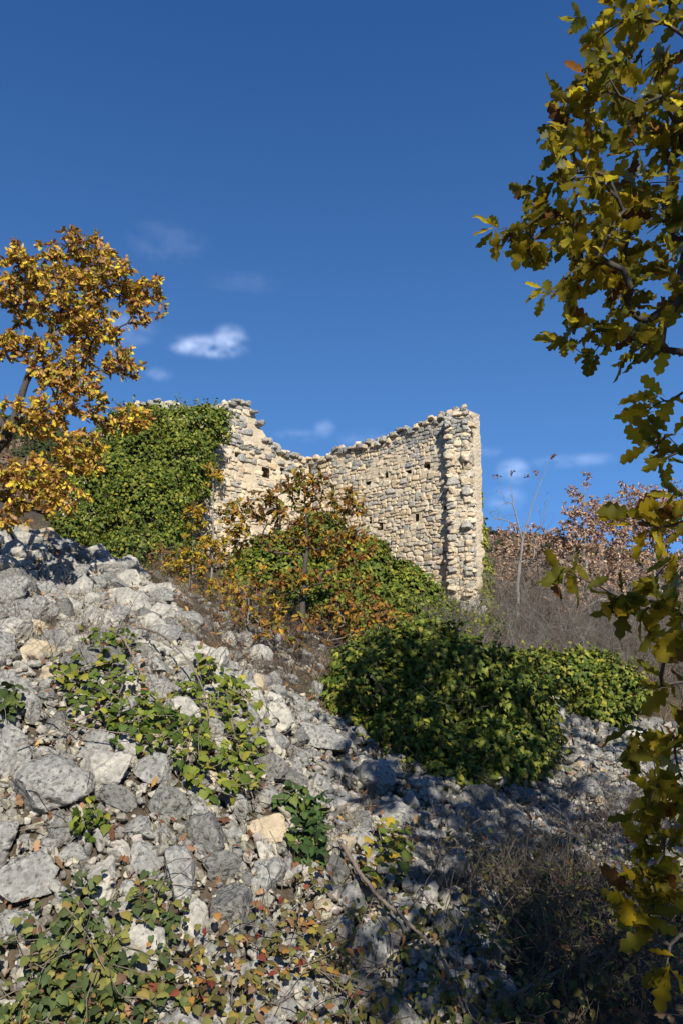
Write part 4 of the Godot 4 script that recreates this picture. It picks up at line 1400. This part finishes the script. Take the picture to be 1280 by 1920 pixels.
	for k in scrub_at.size():
		root = thing("bare_scrub", scrub_at[k][2], "shrub", gpt(scrub_at[k][0], scrub_at[k][1]))
		brush(root, "stems", Vector3(scrub_at[k][0], 0, scrub_at[k][1]), Vector2(.75, .6), 1.0 if k < 9 else 1.5 if k < 12 else .6, 90, dry if k % 2 else dry_dark, .0045, .6, 3)
		if k % 2 == 0: brush(root, "stems", Vector3(scrub_at[k][0] + .2, 0, scrub_at[k][1] + .2), Vector2(.8, .7), 1.3 if k < 12 else .6, 50, bark_pale, .005, .6, 3)
	for s in [["tangle of grey twigs over the dark shade at the bottom right", 1.15, -4.3, .35, .5], ["dry arching canes right of the small ivy trail in the shade", .75, -4.0, .3, .45], ["bare twigs in the bottom right corner", .95, -3.4, .3, .4], ["dry thin stems beside the scree below the near oak leaves", 1.75, -5.3, .35, .5], ["dry brown undergrowth at the foot of the young oak", -.7, -7.2, .5, .35], ["dead grey stalks between the heap and the yellow sapling", -1.2, -7.6, .4, .4], ["dry stems spread over the left end of the bank above the ivy", -1.9, -5.2, .5, .4], ["brown undergrowth in the hollow behind the crest boulders", -.1, -8.0, .5, .4], ["russet bramble at the foot of the ivy curtain", -2.05, -9.6, .5, .6], ["dark brown twigs right behind the white wedge boulder", -.75, -6.4, .4, .3], ["dry stalks on the brown slope left of the young oak", -.95, -8.9, .5, .4], ["dense dead undergrowth between the crest boulders and the ivy bush", -.25, -7.2, .4, .3]]:
		root = thing("dry_brush", s[0], "shrub", gpt(s[1], s[2]))
		brush(root, "stems", Vector3(s[1], 0, s[2]), Vector2(s[3], s[3] * .7), s[4], 110, dry_dark if s[2] < -6.2 or s[1] > .9 else dry, .0025, .8, 3)

	# ------------------------------------------------ sticks, litter and grass
	stem("fallen_branch", "long bent grey branch sliding down the shaded rocks at bottom centre", [[.0, -4.0, .1], [.12, -3.7, .12], [.26, -3.5, .14], [.38, -3.35, .12], [.44, -3.15, .08]], .012, dry)
	stem("fallen_branch", "pale forked twig lying low beside the long bent branch", [[.1, -3.3, .05], [.22, -3.4, .1], [.36, -3.42, .12]], .006, dry)
	stem("dead_stick", "straight thin stick leaning on the bank right of the bright ivy", [[-.66, -4.75, .12], [-.56, -4.35, .16], [-.4, -3.95, .12]], .006, dry)
	stem("dead_stick", "long pale stem running down across the upper left bank", [[-1.3, -5.2, .14], [-1.05, -4.9, .2], [-.8, -4.6, .18], [-.7, -4.4, .12]], .007, dry)
	stem("dead_stick", "thick grey stick crossing the long pale stem at left", [[-1.45, -5.1, .12], [-1.28, -4.8, .18], [-1.12, -4.6, .1]], .011, dry)
	stem("trailing_vine", "curving bare vine looping down the left edge past the broad grey boulder", [[-1.2, -4.5, .12], [-1.16, -4.25, .16], [-1.3, -4.05, .14], [-1.5, -3.85, .16]], .006, dry)
	stem("trailing_vine", "thin bare vine draped over the blocky white boulder", [[-1.5, -4.1, .14], [-1.2, -3.95, .2], [-.9, -4.05, .17]], .004, dry)
	stem("trailing_vine", "thin stem rising among the leaves of the bottom left ivy", [[-1.2, -3.2, .08], [-.9, -3.2, .12], [-.6, -3.35, .1]], .004, dry)
	stem("dead_stick", "grey stick in the dark bottom right corner", [[.6, -3.25, .05], [.85, -3.35, .1], [1.1, -3.6, .08]], .009, dry)
	var litter := []
	var brown := [[lin(.24, .12, .06), 3.0], [lin(.32, .19, .1), 2.0], [lin(.15, .075, .04), 2.0], [lin(.4, .26, .08), .6]]
	for k in 5200:
		var x := rng.randf_range(-3, 2.4)
		var z := -2.9 - 6.5 * pow(rng.randf(), 1.4)
		if rng.randf() > .55 + n_mid.get_noise_2d(x * 3, z * 3): continue
		litter.append([leaf_xf(gpt(x, z, rng.randf_range(.02, .09)), rv(), gnormal(x, z) + rv() * .6, rng.randf_range(.03, .065)), pick(brown)])
	root = thing("leaf_litter", "fallen brown oak leaves caught between the stones", "leaf litter")
	root.set_meta("kind", "stuff")
	foliage(root, litter, oak_lo, brown, 0, "leaf", .3, .8, .2)
	var blade := MB.new()
	for k in 16:
		var p := Vector3(rng.randf_range(-.25, .25), 0, rng.randf_range(-.25, .25))
		var d := (Vector3.UP + rv() * .55).normalized()
		var s := blade.v.size()
		var side := d.cross(rv()).normalized() * .012
		for q in 4:
			var c := p + d * q * .3 + Vector3(d.x, -.25, d.z) * .09 * q * q * .5
			blade.v.append(c - side * (1 - q * .3)); blade.v.append(c + side * (1 - q * .3))
		for q in 3:
			blade.tri(s + q * 2, s + q * 2 + 1, s + q * 2 + 2); blade.tri(s + q * 2 + 1, s + q * 2 + 3, s + q * 2 + 2)
	blade.smooth()
	var tufts := []
	var tuft_cols := PackedColorArray()
	for k in 6000:
		var x := rng.randf_range(-4.5, 4.5)
		var z := rng.randf_range(-14, -2.9)
		var zone := rubble(x, z)
		var chance := .42 if zone == 0 else .19
		if zone == 3: chance = .32
		if x > 1.2 and z < -9.3: chance = .3
		if n_mid.get_noise_2d(x * 2.2 + 40, z * 2.2) > .3: chance += .25
		if rng.randf() > chance: continue
		var s := rng.randf_range(.08, .24) * (1.0 if zone == 0 else .75)
		tufts.append(Transform3D(Basis(Vector3.UP, rng.randf() * TAU) * Basis.from_scale(Vector3(s, s * rng.randf_range(.8, 1.3), s)), gpt(x, z, .005)))
		var c: Color = [lin(.22, .155, .09), lin(.15, .105, .065), lin(.11, .10, .045), lin(.32, .26, .17)][rng.randi() % 4]
		tuft_cols.append(c * rng.randf_range(.7, 1.2))
	var g := swarm("dry_grass", blade.mesh(), leaf_mat(Color(1, 1, 1), .4, .8, .2), tufts, tuft_cols)
	tag(g, "dry straw coloured grass and weeds between the rocks", "grass", "", "stuff")


func ground_ivy(called: String, label: String, spots: Array, count: int, size: float, pal: Array, m: Mesh, singles: int, stalk: Material) -> void:
	var root := thing(called, label, "creeper" if called == "creeper_patch" else "weeds" if called == "weed_cover" else "ivy", gpt(spots[0][0], spots[0][1]))
	var items := []
	var b := MB.new()
	var sum := 0.0
	for s in spots: sum += s[2] * s[3]
	var tries := 0
	while items.size() < count and tries < count * 5:
		tries += 1
		var t := rng.randf() * sum
		var q := 0
		while q < spots.size() - 1 and t > spots[q][2] * spots[q][3]:
			t -= spots[q][2] * spots[q][3]
			q += 1
		var an := rng.randf() * TAU
		var rr := sqrt(rng.randf()) * 1.15
		var x: float = spots[q][0] + cos(an) * rr * spots[q][2]
		var z: float = spots[q][1] + sin(an) * rr * spots[q][3]
		if n_fine.get_noise_2d(x * 9, z * 9) < -.25: continue
		var nrm := gnormal(x, z)
		var lift := .05 + .13 * rng.randf() + .06 * n_mid.get_noise_2d(x * 6, z * 6)
		var face := (nrm + Vector3.UP * .25 + Vector3(.1, .2, .5) * .5 + rv() * .55).normalized()
		var fall := (Vector3.DOWN - nrm * Vector3.DOWN.dot(nrm)).normalized()
		items.append([leaf_xf(gpt(x, z) + nrm * lift, fall * .8 + rv() * .8, face, size * rng.randf_range(.55, 1.25)), pick(pal)])
		if items.size() % 12 == 0:
			var p := gpt(x, z) + nrm * (lift - .02) - root.position
			var pts := PackedVector3Array()
			var rad := PackedFloat32Array()
			var d := (rv() + fall * .5).normalized()
			for k in 6:
				pts.append(p)
				rad.append(.0022)
				p += d * .06
				d = (d + rv() * .4).normalized()
			b.tube(pts, rad, 3)
	foliage(root, items, m, pal, singles, "leaf", .5, .55, .28)
	if b.v.size(): part("stalks", b.mesh(), stalk, root)


func build_hills() -> void:
	# scrub and trees far off on the slopes
	var b := MB.new()
	var r := RandomNumberGenerator.new()
	r.seed = 5
	for k in 130:
		var d := rv()
		d.y = absf(d.y) * 1.0 - .1
		var p := d * (0.5 + .5 * rng.randf()) * Vector3(.5, .62, .5)
		var x := rv() * .11
		var y := x.cross(rv()).normalized() * .1
		var s := b.v.size()
		for q in [p - x, p + y, p + x, p - y]: b.v.append(q)
		b.tri(s, s + 1, s + 2); b.tri(s, s + 2, s + 3)
	b.smooth()
	var xfs := []
	var cols := PackedColorArray()
	for k in 16000:
		var z := -20.0 - 125.0 * pow(rng.randf(), 1.2)
		var x := rng.randf_range(-1, 1) * (-z * .52 + 2)
		if absf(x - 0.1 * z) < 0: continue
		if z > -24 and x > -2.5 and x < 3: continue
		var far := clampf(-z / 130.0, 0, 1)
		var s := rng.randf_range(.5, 1.3) * (1.0 + 1.6 * far)
		xfs.append(Transform3D(Basis(Vector3.UP, rng.randf() * TAU) * Basis.from_scale(Vector3(s, s * rng.randf_range(.7, 1.3), s)), Vector3(x, ground(x, z) - .05 * s, z)))
		var dark := n_low.get_noise_2d(x * 1.2, z * 1.2) + far * .9 - .5
		var c: Color = [lin(.15, .105, .07), lin(.19, .12, .08), lin(.12, .1, .055), lin(.22, .16, .11)][rng.randi() % 4]
		if dark > .1: c = [lin(.035, .05, .02), lin(.05, .065, .025), lin(.06, .06, .03)][rng.randi() % 3]
		cols.append(c * rng.randf_range(.8, 1.2))
	var o := swarm("hillside_scrub", b.mesh(), leaf_mat(Color(1, 1, 1), .3, .9, .1), xfs, cols)
	tag(o, "brown and dark green scrub covering the far hillsides", "scrub", "", "stuff")
